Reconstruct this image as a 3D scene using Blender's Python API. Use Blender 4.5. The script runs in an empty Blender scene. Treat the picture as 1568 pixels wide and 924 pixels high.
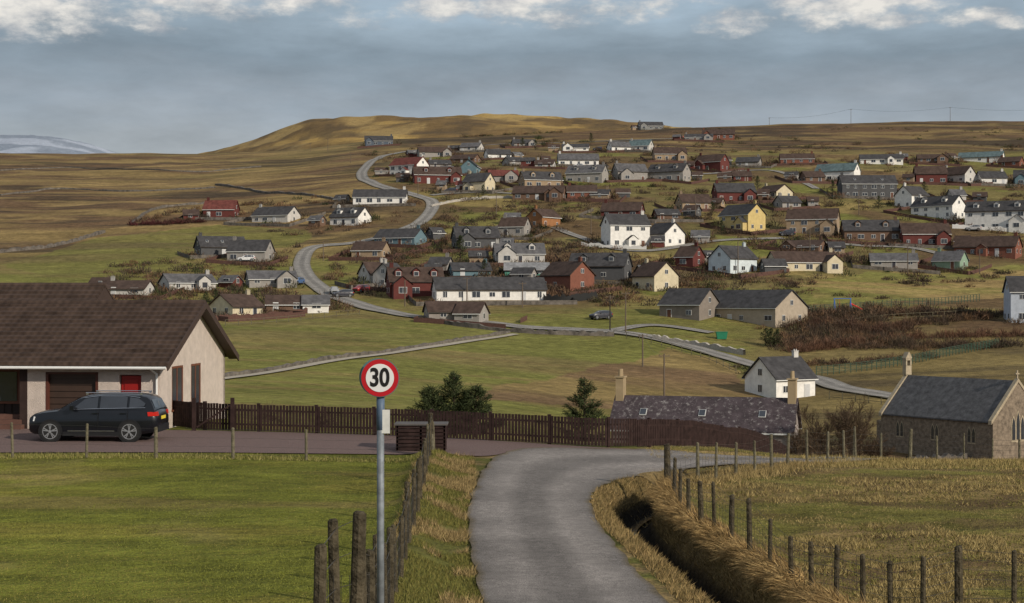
import bpy, math, random
import numpy as np
from mathutils import Vector, Matrix
random.seed(7); rng=np.random.default_rng(7)
F=2400.0; CX=784.0; HV=463.0   # survey instrument constants (bearing / depression readings of the site survey)
scene=bpy.context.scene
# ------------------------------------------------------------------ terrain
UF=np.arange(-1500,3100,25.)
nu=[-1500,-300,300,600,784,1000,1200,1400,1568,3000]
near={
-60:[-1.2]*10, 0:[-1.7]*10, 8:[-2.6]*10, 14:[-3.5]*10, 18:[-4.2]*10, 22:[-4.75]*10,
26:[-4.95]*5+[-5.0,-5.05,-5.05,-5.05,-5.0],
40:[-4.95,-4.95,-4.95,-5.0,-5.0,-5.1,-5.2,-5.2,-5.2,-5.2],
50:[-4.8,-4.8,-4.8,-4.95,-5.0,-5.1,-5.25,-5.3,-5.3,-5.3],
57:[-4.7,-4.7,-4.7,-4.8,-4.95,-5.15,-5.6,-5.75,-5.75,-5.7],
66:[-4.75,-4.75,-4.75,-5.5,-5.8,-6.0,-6.5,-7.3,-7.5,-7.5],
80:[-5.8,-5.8,-5.8,-7.4,-8.0,-9.0,-9.4,-10.4,-10.6,-10.6],
110:[-8,-8,-8,-9.7,-10.8,-12.8,-13.8,-14.4,-14.6,-14.6]}
my=[150,170,200,240,280,310,340,400,450,500,600,700,850,1000]
mid={-1500:[628,598,562,522,490,465,440,398,362,330,285,262,243,236],
0:[628,598,562,522,490,465,440,398,362,330,285,262,243,235],
300:[628,600,565,525,492,468,440,395,358,326,284,260,244,233],
450:[632,606,570,528,494,469,440,392,350,318,275,252,236,228],
600:[638,615,580,532,497,470,440,385,340,305,258,236,220,212],
784:[650,630,592,545,506,476,445,385,338,300,257,234,215,207],
1000:[700,665,618,560,512,478,445,388,342,303,257,230,208,196],
1200:[722,690,640,578,524,482,448,388,345,308,262,233,208,189],
1400:[730,692,635,572,520,482,452,398,352,315,265,234,208,183],
1568:[730,690,632,565,515,485,458,405,360,320,268,235,208,181],
3000:[730,690,632,565,515,485,458,405,360,320,268,235,208,178]}
rows=[]
for y in sorted(near): rows.append((y,np.interp(UF,nu,near[y])))
mu=sorted(mid)
for i,y in enumerate(my):
    v=np.interp(UF,mu,[mid[k][i] for k in mu]); rows.append((y,-(v-HV)*y/F))
z1000=rows[-1][1]
rows.append((1150,z1000-2)); rows.append((1400,z1000-25)); rows.append((1900,z1000*0+40))
hu=[-1500,200,300,330,400,440,480,520,560,600,680,740,800,850,900,950,1000,1100,1300,3000]
hv=[260,250,240,232,211,199,186,179,178,178,176,174.5,177,179,181,185,190,202,235,260]
hh=np.interp(UF,hu,hv)
rows.append((2300,-(hh+34-HV)*2300/F)); rows.append((2600,-(hh+14-HV)*2600/F))
rows.append((3000,-(hh-HV)*3000/F)); rows.append((3300,-(hh+4-HV)*3300/F)); rows.append((4000,-(hh*0+300-HV)*4000/F))
su=[-1500,-600,-300,-100,0,30,60,90,110,130,160,200,260,3000]
sv=[250,235,220,210,208,206,206,208,212,217,226,240,255,262]
ss=np.interp(UF,su,sv)
rows.append((5500,-(ss+30-HV)*5500/F)); rows.append((7000,-(ss-HV)*7000/F)); rows.append((9000,-(ss+30-HV)*9000/F)); rows.append((12000,z1000*0+300))
ry=np.array([r[0] for r in rows],float); rz=np.array([r[1] for r in rows])
YG=np.concatenate([np.arange(-60,80,1.0), 80*1.013**np.arange(0,388)])
ZT=np.stack([np.interp(YG,ry,rz[:,j]) for j in range(len(UF))],1)
def gsm(a,ax,s):
    k=np.arange(-int(3*s)-1,int(3*s)+2); w=np.exp(-k*k/(2*s*s)); w/=w.sum()
    pad=[(0,0),(0,0)]; pad[ax]=(len(k)//2,len(k)//2); p=np.pad(a,pad,mode='edge'); out=np.zeros_like(a)
    for i,wi in enumerate(w):
        sl=[slice(None),slice(None)]; sl[ax]=slice(i,i+a.shape[ax]); out+=wi*p[tuple(sl)]
    return out
ZT=gsm(ZT,0,1.6); ZT=gsm(ZT,1,0.8)
LAT=rng.random((256,256))
def vnoise(x,y,sc,seed=0):
    x=np.asarray(x,float)*sc+seed*17.3; y=np.asarray(y,float)*sc+seed*31.7
    xi=np.floor(x).astype(int); yi=np.floor(y).astype(int); fx=x-xi; fy=y-yi
    fx=fx*fx*(3-2*fx); fy=fy*fy*(3-2*fy)
    a=LAT[xi%256,yi%256]; b=LAT[(xi+1)%256,yi%256]; c=LAT[xi%256,(yi+1)%256]; d=LAT[(xi+1)%256,(yi+1)%256]
    return (a*(1-fx)+b*fx)*(1-fy)+(c*(1-fx)+d*fx)*fy
def fbm(x,y,sc,seed=0,o=4):
    s=0;a=0.5;t=0
    for i in range(o):
        s=s+a*vnoise(x,y,sc*2**i,seed+i); t+=a; a*=0.55
    return s/t
DITCH=np.array([(5.4,47.3),(4.7,46.1),(4.1,44.6),(3.5,42.8),(3.15,41),(3.1,39),(3.2,36),(3.5,33),(3.8,30),(3.95,28),(4.1,25),(4.6,18),(5.2,8),(5.5,0)])
def pl_dist(x,y,P):
    d=np.full(np.shape(x),1e9)
    for (ax,ay),(bx,by) in zip(P[:-1],P[1:]):
        vx,vy=bx-ax,by-ay; L=vx*vx+vy*vy
        t=np.clip(((x-ax)*vx+(y-ay)*vy)/L,0,1)
        d=np.minimum(d,np.hypot(x-ax-t*vx,y-ay-t*vy))
    return d
LF=np.array([(-1.2,0),(-1.5,14),(-1.63,18.6),(-1.9,27),(-2.2,38),(-2.56,50)])
def zfun(x,y,detail=True):
    x=np.asarray(x,float); y=np.asarray(y,float)
    u=CX+F*x/np.maximum(y,25); 
    ui=np.clip((u-UF[0])/25,0,len(UF)-1.001); i=ui.astype(int); fu=ui-i
    yi=np.interp(y,YG,np.arange(len(YG))); yi=np.clip(yi,0,len(YG)-1.001); j=yi.astype(int); fy=yi-j
    z=(ZT[j,i]*(1-fu)+ZT[j,i+1]*fu)*(1-fy)+(ZT[j+1,i]*(1-fu)+ZT[j+1,i+1]*fu)*fy
    amp=np.clip((y-90)/400,0,1)*1.6
    z=z+amp*(fbm(x,y,0.02,3,3)-.5)*2
    z=z+np.clip((y-1800)/800,0,1)*(fbm(x,y,0.006,9,4)-.5)*34
    if detail:
        nr=(y<62)
        z=np.where(nr, z+0.28*np.exp(-(pl_dist(x,y,LF)/0.55)**2)*(y<51), z)
        dd=pl_dist(x,y,DITCH)
        z=np.where(nr, z-1.0*np.exp(-(dd/0.6)**4)+0.16*np.exp(-((dd-1.3)/0.45)**2)*(x>3.6)*(y<44), z)
        z=np.where((y<70)&(x>4.4)|((y<50)&(x<-2.7)), z+(fbm(x,y,0.35,5,3)-.5)*0.14*np.where(x>4,1.6,.35), z)
    return z
def zf(x,y): return float(zfun(np.array([x]),np.array([y]))[0])
SY=np.concatenate([np.arange(100,1100,0.8),np.arange(1100,3200,10)])
def survey(u,v):
    """world x,y,z of the ground point observed at a bearing/depression reading"""
    t=(u-CX)/F; k=-(v-HV)/F
    g=zfun(t*SY,SY,False)-k*SY
    idx=np.where(g>=0)[0]
    if len(idx)==0 or SY[idx[0]]>1080: y=float(SY[int(np.argmax((g/SY)[:1200]))])
    else: y=float(SY[idx[0]])
    return t*y,y,zf(t*y,y)
# ------------------------------------------------------------------ helpers
MATS={}
def nodes_mat(name):
    m=bpy.data.materials.new(name); m.use_nodes=True; nt=m.node_tree
    return m,nt,nt.nodes["Principled BSDF"]
def pm(name,col,rough=.85,var=.2,scale=3.0,bump=.0,bscale=20.,metal=0.,spec=.3,coat=0.):
    key=name
    if key in MATS: return MATS[key]
    m,nt,b=nodes_mat(name)
    tc=nt.nodes.new('ShaderNodeTexCoord'); n=nt.nodes.new('ShaderNodeTexNoise'); n.inputs['Scale'].default_value=scale; n.inputs['Detail'].default_value=6; n.inputs['Roughness'].default_value=.65
    nt.links.new(tc.outputs['Object'],n.inputs['Vector'])
    r=nt.nodes.new('ShaderNodeValToRGB'); r.color_ramp.elements[0].position=.3; r.color_ramp.elements[1].position=.7
    r.color_ramp.elements[0].color=(*[c*(1-var) for c in col],1); r.color_ramp.elements[1].color=(*[min(1,c*(1+var)) for c in col],1)
    nt.links.new(n.outputs['Fac'],r.inputs['Fac']); nt.links.new(r.outputs['Color'],b.inputs['Base Color'])
    b.inputs['Roughness'].default_value=rough; b.inputs['Metallic'].default_value=metal; b.inputs['Specular IOR Level'].default_value=spec
    if coat: b.inputs['Coat Weight'].default_value=coat; b.inputs['Coat Roughness'].default_value=.05
    if bump:
        n2=nt.nodes.new('ShaderNodeTexNoise'); n2.inputs['Scale'].default_value=bscale; n2.inputs['Detail'].default_value=4
        nt.links.new(tc.outputs['Object'],n2.inputs['Vector'])
        bp=nt.nodes.new('ShaderNodeBump'); bp.inputs['Strength'].default_value=bump; bp.inputs['Distance'].default_value=.05
        nt.links.new(n2.outputs['Fac'],bp.inputs['Height']); nt.links.new(bp.outputs['Normal'],b.inputs['Normal'])
    MATS[key]=m; return m
def vcmat(name,rough=.95):
    m,nt,b=nodes_mat(name)
    at=nt.nodes.new('ShaderNodeVertexColor'); at.layer_name='Col'
    nt.links.new(at.outputs['Color'],b.inputs['Base Color']); b.inputs['Roughness'].default_value=rough; b.inputs['Specular IOR Level'].default_value=.15
    return m
def empty(name,loc=(0,0,0),rz=0):
    e=bpy.data.objects.new(name,None); e.location=loc; e.rotation_euler=(0,0,rz); e.empty_display_size=.3
    scene.collection.objects.link(e); return e
def mesh_obj(name,verts,faces,mat,parent=None,smooth=False):
    me=bpy.data.meshes.new(name); me.from_pydata([tuple(v) for v in verts],[],faces)
    if mat: me.materials.append(mat)
    me.validate(); me.update()
    if smooth: me.polygons.foreach_set('use_smooth',[True]*len(me.polygons))
    o=bpy.data.objects.new(name,me); scene.collection.objects.link(o)
    if parent: o.parent=parent
    return o
class MB:
    def __init__(s): s.v=[]; s.f=[]
    def box(s,c,d,M=None):
        x,y,z=c; a,b,h=d[0]/2,d[1]/2,d[2]/2
        P=[(x-a,y-b,z-h),(x+a,y-b,z-h),(x+a,y+b,z-h),(x-a,y+b,z-h),(x-a,y-b,z+h),(x+a,y-b,z+h),(x+a,y+b,z+h),(x-a,y+b,z+h)]
        s.hexa(P,M)
    def hexa(s,P,M=None):
        if M is not None: P=[tuple(M@Vector(p)) for p in P]
        n=len(s.v); s.v+=P
        for f in [(0,3,2,1),(4,5,6,7),(0,1,5,4),(1,2,6,5),(2,3,7,6),(3,0,4,7)]: s.f.append(tuple(n+i for i in f))
    def poly(s,P):
        n=len(s.v); s.v+=list(P); s.f.append(tuple(range(n,n+len(P))))
    def cyl(s,p0,p1,r0,r1=None,n=8,cap=True):
        r1=r0 if r1 is None else r1
        p0=Vector(p0);p1=Vector(p1); d=(p1-p0).normalized(); a=d.orthogonal().normalized(); b=d.cross(a)
        k=len(s.v)
        for i in range(n):
            t=2*math.pi*i/n; s.v.append(tuple(p0+(a*math.cos(t)+b*math.sin(t))*r0))
        for i in range(n):
            t=2*math.pi*i/n; s.v.append(tuple(p1+(a*math.cos(t)+b*math.sin(t))*r1))
        for i in range(n): s.f.append((k+i,k+(i+1)%n,k+n+(i+1)%n,k+n+i))
        if cap: s.f.append(tuple(k+n-1-i for i in range(n))); s.f.append(tuple(k+n+i for i in range(n)))
    def obj(s,name,mat,parent=None,smooth=False):
        return mesh_obj(name,s.v,s.f,mat,parent,smooth) if s.v else None
def np_mesh(name,V,nf,k,cols,mat,parent=None):
    me=bpy.data.meshes.new(name); N=nf*k
    me.vertices.add(N); me.vertices.foreach_set('co',V.astype(np.float32).ravel())
    me.loops.add(N); me.loops.foreach_set('vertex_index',np.arange(N,dtype=np.int32))
    me.polygons.add(nf); me.polygons.foreach_set('loop_start',np.arange(0,N,k,dtype=np.int32)); me.polygons.foreach_set('loop_total',np.full(nf,k,dtype=np.int32))
    me.update()
    ca=me.color_attributes.new('Col','FLOAT_COLOR','POINT'); ca.data.foreach_set('color',cols.astype(np.float32).ravel())
    me.materials.append(mat); o=bpy.data.objects.new(name,me); scene.collection.objects.link(o)
    if parent: o.parent=parent
    return o
def inpoly(x,y,P):
    ins=np.zeros(np.shape(x),bool); n=len(P)
    for i in range(n):
        x1,y1=P[i];x2,y2=P[(i+1)%n]
        c=((y1>y)!=(y2>y)); xx=(x2-x1)*(y-y1)/((y2-y1) if y2!=y1 else 1e-9)+x1
        ins^=c&(x<xx)
    return ins
def spoly(L): return [survey(u,v)[:2] for u,v in L]
def catmull(P,n=10):
    P=[np.array(p,float) for p in P]; P=[2*P[0]-P[1]]+P+[2*P[-1]-P[-2]]; out=[]
    for i in range(1,len(P)-2):
        for k in range(n):
            t=k/n; a,b,c,d=P[i-1:i+3]
            out.append(.5*((2*b)+(-a+c)*t+(2*a-5*b+4*c-d)*t*t+(-a+3*b-3*c+d)*t**3))
    out.append(P[-2]); return np.array(out)
# ------------------------------------------------------------------ road geometry lines
RL=[(1.2,0),(.3,15),(-.48,26),(-.83,31),(-1.0,35.6),(-1.04,40.4),(-.85,46),(-.45,50.5),(.6,53.3),(3.2,53.9),(6.0,54.0),(9.5,55.5),(14,61),(21,71)]
RR=[(4.6,0),(3.6,15),(2.56,26),(2.22,31),(1.95,35.6),(1.98,39.5),(2.2,41.6),(2.7,43.6),(3.5,45.4),(4.7,47.2),(6.6,49.8),(10.5,52.3),(15.5,58.5),(23,68.5)]
RLc=catmull(RL,10); RRc=catmull(RR,10)
village_road=[(1440,622),(1350,607),(1290,597),(1245,582),(1150,560),(1100,545),(1040,528),(980,515),(930,509),(870,506),(800,503),(740,495),(640,487),(590,478),(545,466),(512,455),(488,440),(469,423),(462,405),(470,386),(492,378),(545,373),(595,361),(635,346),(657,328),(662,311),(642,302),(600,291),(566,279),(554,268),(562,255),(580,243),(605,236),(650,230)]
VR=catmull([survey(u,v)[:2] for u,v in village_road],8)
path=[(330,584),(420,571),(520,553),(600,543),(700,527),(790,513)]
VP=catmull([survey(u,v)[:2] for u,v in path],8)
# ------------------------------------------------------------------ ground sheet
tt=np.concatenate([-np.geomspace(3.0,.37,26),np.linspace(-.36,.36,340),np.geomspace(.37,3.0,26)])
yy=np.concatenate([np.arange(-60,18,3.),np.arange(18,62,.24),61.9+np.cumsum(np.linspace(.4,2.6,470)),])
yy=np.concatenate([yy,np.geomspace(yy[-1]+4,12000,190)])
TG,YG2=np.meshgrid(tt,yy)
XG=TG*(np.maximum(YG2,0)+np.where(YG2<60,(60-YG2)*.06,0)+2)
ZG=zfun(XG,YG2)
x=XG.ravel();y=YG2.ravel();z=ZG.ravel()
u=CX+F*x/np.maximum(y,25)
def C(r,g,b): return np.array([r,g,b])
lawn=C(.150,.158,.026); green=C(.165,.162,.042); olive=C(.165,.135,.050); ochre=C(.27,.19,.078); straw=C(.42,.30,.135); brown=C(.125,.078,.042); dark=C(.046,.035,.023)
def mix(a,b,t): return a*(1-t[:,None])+b*t[:,None]
def sst(x,a,b): t=np.clip((x-a)/(b-a),0,1); return t*t*(3-2*t)
one=np.ones((len(x),1))
nA=fbm(x,y,.012,1,5); nB=fbm(x,y,.05,2,4); nC=fbm(x,y,.3,4,4); nS=fbm(x*.25,y,.06,6,5); nT=fbm(x*.12,y,.22,26,4)
col=one*green
col=mix(col,one*olive,sst(nB,.42,.68)*.8)
col=mix(col,one*ochre,sst(nS,.5,.7)*.5); col=mix(col,one*ochre*.8,sst(nT,.52,.7)*.5)
cell=LAT[(np.floor(x/22+nB*2).astype(int))%256,(np.floor(y/26+nA*2).astype(int))%256]
vil=sst(y,300,330)*(1-sst(y,680,760))*sst(u,520,620)
vc=mix(one*olive,one*green*1.0,sst(cell,.45,.6)); vc=mix(vc,one*ochre,sst(cell,.75,.85)*.7); vc=mix(vc,one*brown,sst(nB,.47,.6)*.85)
col=mix(col,vc,vil)
ml=sst(y+nA*120,410,490)*(1-sst(u,560,640))
mc=mix(one*ochre*.85,one*brown*1.1,sst(nS,.36,.58)); mc=mix(mc,one*olive*.95,sst(nA,.5,.64)*.5); mc=mix(mc,one*dark*1.3,sst(nT*.6+nS*.4,.52,.64)*.8); mc=mix(mc,one*ochre*1.15,sst(fbm(x*.2,y,.11,31,4),.57,.66)*.7)
col=mix(col,mc,ml)
mr=sst(y+nA*120,700,800)*sst(u,520,640)
mm=mix(one*brown,one*ochre*.85,sst(nS,.47,.64)); mm=mix(mm,one*dark*1.1,sst(nA*.5+nT*.5,.47,.58)*.85)
col=mix(col,mm,mr)
rg=sst(u,1120,1220)*sst(y,70,110)*(1-sst(y,300,325))
rc=mix(one*ochre*.85,one*brown*1.0,sst(nS,.4,.6)); rc=mix(rc,one*olive,sst(nA,.5,.6)*.5); rc=mix(rc,one*dark*1.3,sst(nT,.54,.66)*.5)
col=mix(col,rc,rg)
def paint(P,c,s=1.0):
    global col
    m=inpoly(x+(nB-.5)*8,y+(nC-.5)*4,P).astype(float)*s
    col=mix(col,one*c,m)
paint(spoly([(715,612),(780,585),(960,552),(1010,533),(1080,548),(1145,572),(1142,612),(930,625)]),mix(one*ochre*.9,one*brown*1.4,sst(nS,.42,.62)),.9)
paint(spoly([(1200,440),(1330,416),(1640,402),(1640,445),(1450,462),(1240,468)]),mix(one*ochre*1.15,one*green*1.15,sst(nS,.45,.6)),.85)
paint(spoly([(1040,432),(1190,428),(1240,445),(1240,470),(1110,460)]),mix(one*green,one*olive,sst(nB,.4,.6)),.8)
paint(spoly([(0,405),(150,365),(330,345),(480,352),(455,380),(300,385),(240,400),(80,425)]),mix(one*green*1.0,one*olive,sst(nS,.45,.65)),.75)
paint(spoly([(345,498),(560,480),(870,512),(980,545),(760,590),(600,625),(300,625)]),mix(mix(one*green*1.08,one*olive*1.15,sst(nS,.44,.64)),one*ochre*.85,sst(nT,.54,.68)*.55),.85)
fh=sst(y,1800,2200)
fc=mix(one*C(.34,.225,.075),one*C(.14,.09,.042),sst(fbm(x,y*.6,.005,12,6),.44,.56)*.85); fc=mix(fc,one*C(.08,.058,.035),sst(fbm(x,y,.02,22,5),.5,.62)*.7); fc=mix(fc,one*C(.42,.30,.12),sst(fbm(x,y*.5,.012,44,5),.55,.66)*.5); col=mix(col,fc,fh)
sh=sst(y,4600,5200); sc=mix(one*C(.36,.40,.47),one*C(.22,.255,.31),sst(fbm(x,y,.004,14,6),.42,.56)); col=mix(col,sc,sh)  # far snow hill: distance haze is put into its blue-grey colour
nf=1-sst(y,62,80)
fcx=np.interp(y,LF[:,1],LF[:,0])
lw=mix(one*lawn,one*lawn*C(1.3,1.12,1.3),sst(fbm(x*.35,y*1.2,.5,8,4),.45,.68))
lw=mix(lw,one*olive*1.1,sst(nC,.56,.72)*.5); lw=mix(lw,one*ochre,sst(fbm(x*.15,y,.45,41,4),.54,.68)*.45)
verge=mix(one*green*.7,one*straw*.55,sst(fbm(x,y,.9,15,4),.42,.6))
rf=mix(one*C(.165,.15,.038),one*ochre*.85,sst(fbm(x,y,.28,16,4),.42,.62)); rf=mix(rf,one*brown*.9,sst(fbm(x,y*1.5,.35,17,4),.52,.66)*.7)
rf=mix(rf,one*straw*.75,sst(y+nC*4,50,55)*.5)
near_c=mix(verge,rf,sst(x,4.3,5.2)); near_c=mix(near_c,lw,1-sst(x-fcx,-.7,-.25))
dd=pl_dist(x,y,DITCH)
near_c=mix(near_c,one*straw*.45,(1-sst(dd,.6,1.1))*.9); near_c=mix(near_c,one*C(.016,.012,.008),(1-sst(dd,.42,.62)))  # straw banks, then near-black channel: ditch shadow painted into the ground colour
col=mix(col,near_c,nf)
nr_,nc_=XG.shape
idx=np.arange(nr_*nc_).reshape(nr_,nc_)
Fq=np.stack([idx[:-1,:-1],idx[:-1,1:],idx[1:,1:],idx[1:,:-1]],-1).reshape(-1,4)
me=bpy.data.meshes.new('ground'); me.vertices.add(len(x)); me.vertices.foreach_set('co',np.stack([x,y,z],1).astype(np.float32).ravel())
me.loops.add(Fq.size); me.loops.foreach_set('vertex_index',Fq.astype(np.int32).ravel()); me.polygons.add(len(Fq))
me.polygons.foreach_set('loop_start',np.arange(0,Fq.size,4,dtype=np.int32)); me.polygons.foreach_set('loop_total',np.full(len(Fq),4,dtype=np.int32))
me.polygons.foreach_set('use_smooth',np.ones(len(Fq),bool)); me.update()
ca=me.color_attributes.new('Col','FLOAT_COLOR','POINT'); ca.data.foreach_set('color',np.concatenate([np.clip(col,0,1),one],1).astype(np.float32).ravel())
gm,nt,b=nodes_mat('ground_grass'); b.inputs['Roughness'].default_value=1; b.inputs['Specular IOR Level'].default_value=.1
at=nt.nodes.new('ShaderNodeVertexColor'); at.layer_name='Col'; tc=nt.nodes.new('ShaderNodeTexCoord')
prev=at.outputs['Color']
def mulnoise(prev,scale,lo,hi,sx=1,det=5,ramp=(.3,.7)):
    mp=nt.nodes.new('ShaderNodeMapping'); mp.inputs['Scale'].default_value=(sx,1,1); nt.links.new(tc.outputs['Object'],mp.inputs['Vector'])
    n=nt.nodes.new('ShaderNodeTexNoise'); n.inputs['Scale'].default_value=scale; n.inputs['Detail'].default_value=det; n.inputs['Roughness'].default_value=.7; nt.links.new(mp.outputs[0],n.inputs['Vector'])
    mr=nt.nodes.new('ShaderNodeMapRange'); mr.inputs[1].default_value=ramp[0]; mr.inputs[2].default_value=ramp[1]; mr.inputs[3].default_value=lo; mr.inputs[4].default_value=hi; nt.links.new(n.outputs['Fac'],mr.inputs[0])
    mx=nt.nodes.new('ShaderNodeVectorMath'); mx.operation='SCALE'; nt.links.new(prev,mx.inputs[0]); nt.links.new(mr.outputs[0],mx.inputs['Scale'])
    return mx.outputs[0],n
prev,_=mulnoise(prev,.12,.68,1.32,.5,8); prev,nb=mulnoise(prev,.9,.55,1.45,.6,6); prev,nn=mulnoise(prev,14,.6,1.4,1,4)
nt.links.new(prev,b.inputs['Base Color'])
bp=nt.nodes.new('ShaderNodeBump'); bp.inputs['Strength'].default_value=.6; bp.inputs['Distance'].default_value=.06; nt.links.new(nn.outputs['Fac'],bp.inputs['Height'])
bp2=nt.nodes.new('ShaderNodeBump'); bp2.inputs['Strength'].default_value=.8; bp2.inputs['Distance'].default_value=.6; nt.links.new(nb.outputs['Fac'],bp2.inputs['Height']); nt.links.new(bp.outputs[0],bp2.inputs['Normal'])
nt.links.new(bp2.outputs[0],b.inputs['Normal']); me.materials.append(gm)
go=bpy.data.objects.new('ground',me); scene.collection.objects.link(go)
# ------------------------------------------------------------------ draped strips
def strip(name,A,B,nac,off,mat):
    A=np.array(A);B=np.array(B);n=len(A); V=[];Fc=[];UV=[]
    for i in range(n):
        for k in range(nac+1):
            t=k/nac; p=A[i]*(1-t)+B[i]*t
            V.append((p[0],p[1])); UV.append((t,i))
    V=np.array(V); zz=zfun(V[:,0],V[:,1])+off
    verts=np.column_stack([V,zz])
    for i in range(n-1):
        for k in range(nac):
            a=i*(nac+1)+k; Fc.append((a,a+1,a+nac+2,a+nac+1))
    o=mesh_obj(name,verts,Fc,mat,None,True)
    uv=o.data.uv_layers.new(name='UVMap')
    for l in o.data.loops: uv.data[l.index].uv=UV[l.vertex_index]
    return o
def asphalt(name,base,edge):
    m,nt,b=nodes_mat(name); tc=nt.nodes.new('ShaderNodeTexCoord'); uv=nt.nodes.new('ShaderNodeSeparateXYZ'); nt.links.new(tc.outputs['UV'],uv.inputs[0])
    r=nt.nodes.new('ShaderNodeValToRGB'); e=r.color_ramp.elements; e[0].position=0; e[0].color=(*edge,1); e[1].position=1; e[1].color=(*edge,1)
    for p,k in [(.05,.85),(.12,1.0),(.28,1.18),(.42,.80),(.58,.78),(.72,1.2),(.88,1.0),(.95,.85)]:
        q=e.new(p); q.color=(base[0]*k,base[1]*k,base[2]*k,1)
    n0=nt.nodes.new('ShaderNodeTexNoise'); n0.inputs['Scale'].default_value=.8; n0.inputs['Detail'].default_value=5; nt.links.new(tc.outputs['Object'],n0.inputs['Vector'])
    ad=nt.nodes.new('ShaderNodeMath'); ad.operation='MULTIPLY_ADD'; nt.links.new(n0.outputs['Fac'],ad.inputs[0]); ad.inputs[1].default_value=.10
    sb=nt.nodes.new('ShaderNodeMath'); sb.operation='SUBTRACT'; nt.links.new(uv.outputs[0],sb.inputs[0]); sb.inputs[1].default_value=.05; nt.links.new(sb.outputs[0],ad.inputs[2])
    nt.links.new(ad.outputs[0],r.inputs[0])
    prev=r.outputs[0]
    for sc,lo,hi in [(.5,.82,1.18),(5,.82,1.18),(45,.4,1.6)]:
        n=nt.nodes.new('ShaderNodeTexNoise'); n.inputs['Scale'].default_value=sc; n.inputs['Detail'].default_value=5; nt.links.new(tc.outputs['Object'],n.inputs['Vector'])
        mr=nt.nodes.new('ShaderNodeMapRange'); mr.inputs[1].default_value=.3; mr.inputs[2].default_value=.7; mr.inputs[3].default_value=lo; mr.inputs[4].default_value=hi; nt.links.new(n.outputs['Fac'],mr.inputs[0])
        mx=nt.nodes.new('ShaderNodeVectorMath'); mx.operation='SCALE'; nt.links.new(prev,mx.inputs[0]); nt.links.new(mr.outputs[0],mx.inputs['Scale']); prev=mx.outputs[0]
    nt.links.new(prev,b.inputs['Base Color']); b.inputs['Roughness'].default_value=.9; b.inputs['Specular IOR Level'].default_value=.2
    bp=nt.nodes.new('ShaderNodeBump'); bp.inputs['Strength'].default_value=.5; bp.inputs['Distance'].default_value=.02; nt.links.new(n.outputs['Fac'],bp.inputs['Height']); nt.links.new(bp.outputs[0],b.inputs['Normal'])
    return m
road_m=asphalt('asphalt',(.195,.175,.16),(.12,.095,.06))
rj=np.array([(fbm(np.array([i*.5]),np.array([0.]),1,3)[0]-.5)*.22 for i in range(len(RLc))])
RLj=RLc.copy(); RLj[:,0]+=rj; RRj=RRc.copy(); RRj[:,0]-=rj[::-1]
strip('road',RLj,RRj,12,.045,road_m)
gravel=pm('red_gravel',(.155,.105,.095),.95,.4,25,.6,50)
front=catmull([(-45,49.3),(-25,49.6),(-12,49.8),(-5,50.4),(-2.2,50.6),(-.7,50.6),(.6,53.2),(3.2,53.8),(4.6,53.9)],8)
back=catmull([(-45,60),(-25,59.5),(-13.4,57.5),(-8,57.3),(-3,56.6),(0,55.6),(1.5,54.9),(3.0,54.5),(4.6,54.2)],8)
strip('gravel_driveway',front,back,8,.03,gravel)
vroad_m=asphalt('village_asphalt',(.225,.21,.19),(.17,.15,.10))
def offs(P,w):
    d=np.gradient(P,axis=0); d/=np.hypot(d[:,0],d[:,1])[:,None]+1e-9; n=np.column_stack([-d[:,1],d[:,0]])
    return P+n*w,P-n*w
a_,b_=offs(VR,2.1); strip('village_road',a_,b_,4,.22,vroad_m)
a_,b_=offs(VP,.7); strip('field_path',a_,b_,2,.18,pm('path_grey',(.34,.30,.24),.9,.2,1))
for L in [[(660,300),(700,297),(760,296),(860,300),(960,302)],[(655,232),(760,222),(900,218),(1000,214),(1080,212)],[(930,509),(1000,500),(1090,512)],[(850,350),(960,385),(1080,372),(1200,366)],[(930,262),(1060,268),(1180,262),(1250,290)],[(1250,372),(1320,378),(1400,382),(1480,400)]]:
    P=catmull([survey(u_,v_)[:2] for u_,v_ in L],8); a_,b_=offs(P,1.4); strip('lane',a_,b_,3,.22,vroad_m)
DC=catmull([tuple(p) for p in DITCH if 38<p[1]<45],6); a_,b_=offs(DC,.11)
wm=pm('ditch_water',(.03,.03,.03),.05,.1,3,.2,6,spec=.8)
strip('ditch_water',a_,b_,1,.06,wm)
# ------------------------------------------------------------------ buildings
glass=pm('window_glass',(.03,.035,.045),.08,.3,.6,spec=.8)
white_pvc=pm('white_frame',(.62,.62,.60),.5,.05,4)
def wallmat(c): return pm('render_%d_%d_%d'%tuple(int(k*100) for k in c),c,.9,.15,1.2,.15,14)
def roofmat(c):
    key='roof_%d_%d_%d'%tuple(int(k*200) for k in c)
    if key in MATS: return MATS[key]
    m=pm(key,c,.9,.4,.9,spec=.15); nt=m.node_tree; b=nt.nodes["Principled BSDF"]
    tc=nt.nodes.new('ShaderNodeTexCoord'); w=nt.nodes.new('ShaderNodeTexWave'); w.bands_direction='Z'; w.inputs['Scale'].default_value=1.6; w.inputs['Distortion'].default_value=.3
    nt.links.new(tc.outputs['Object'],w.inputs[0]); bp=nt.nodes.new('ShaderNodeBump'); bp.inputs['Strength'].default_value=.5; bp.inputs['Distance'].default_value=.08
    nt.links.new(w.outputs['Fac'],bp.inputs['Height']); nt.links.new(bp.outputs[0],b.inputs['Normal']); return m
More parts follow.
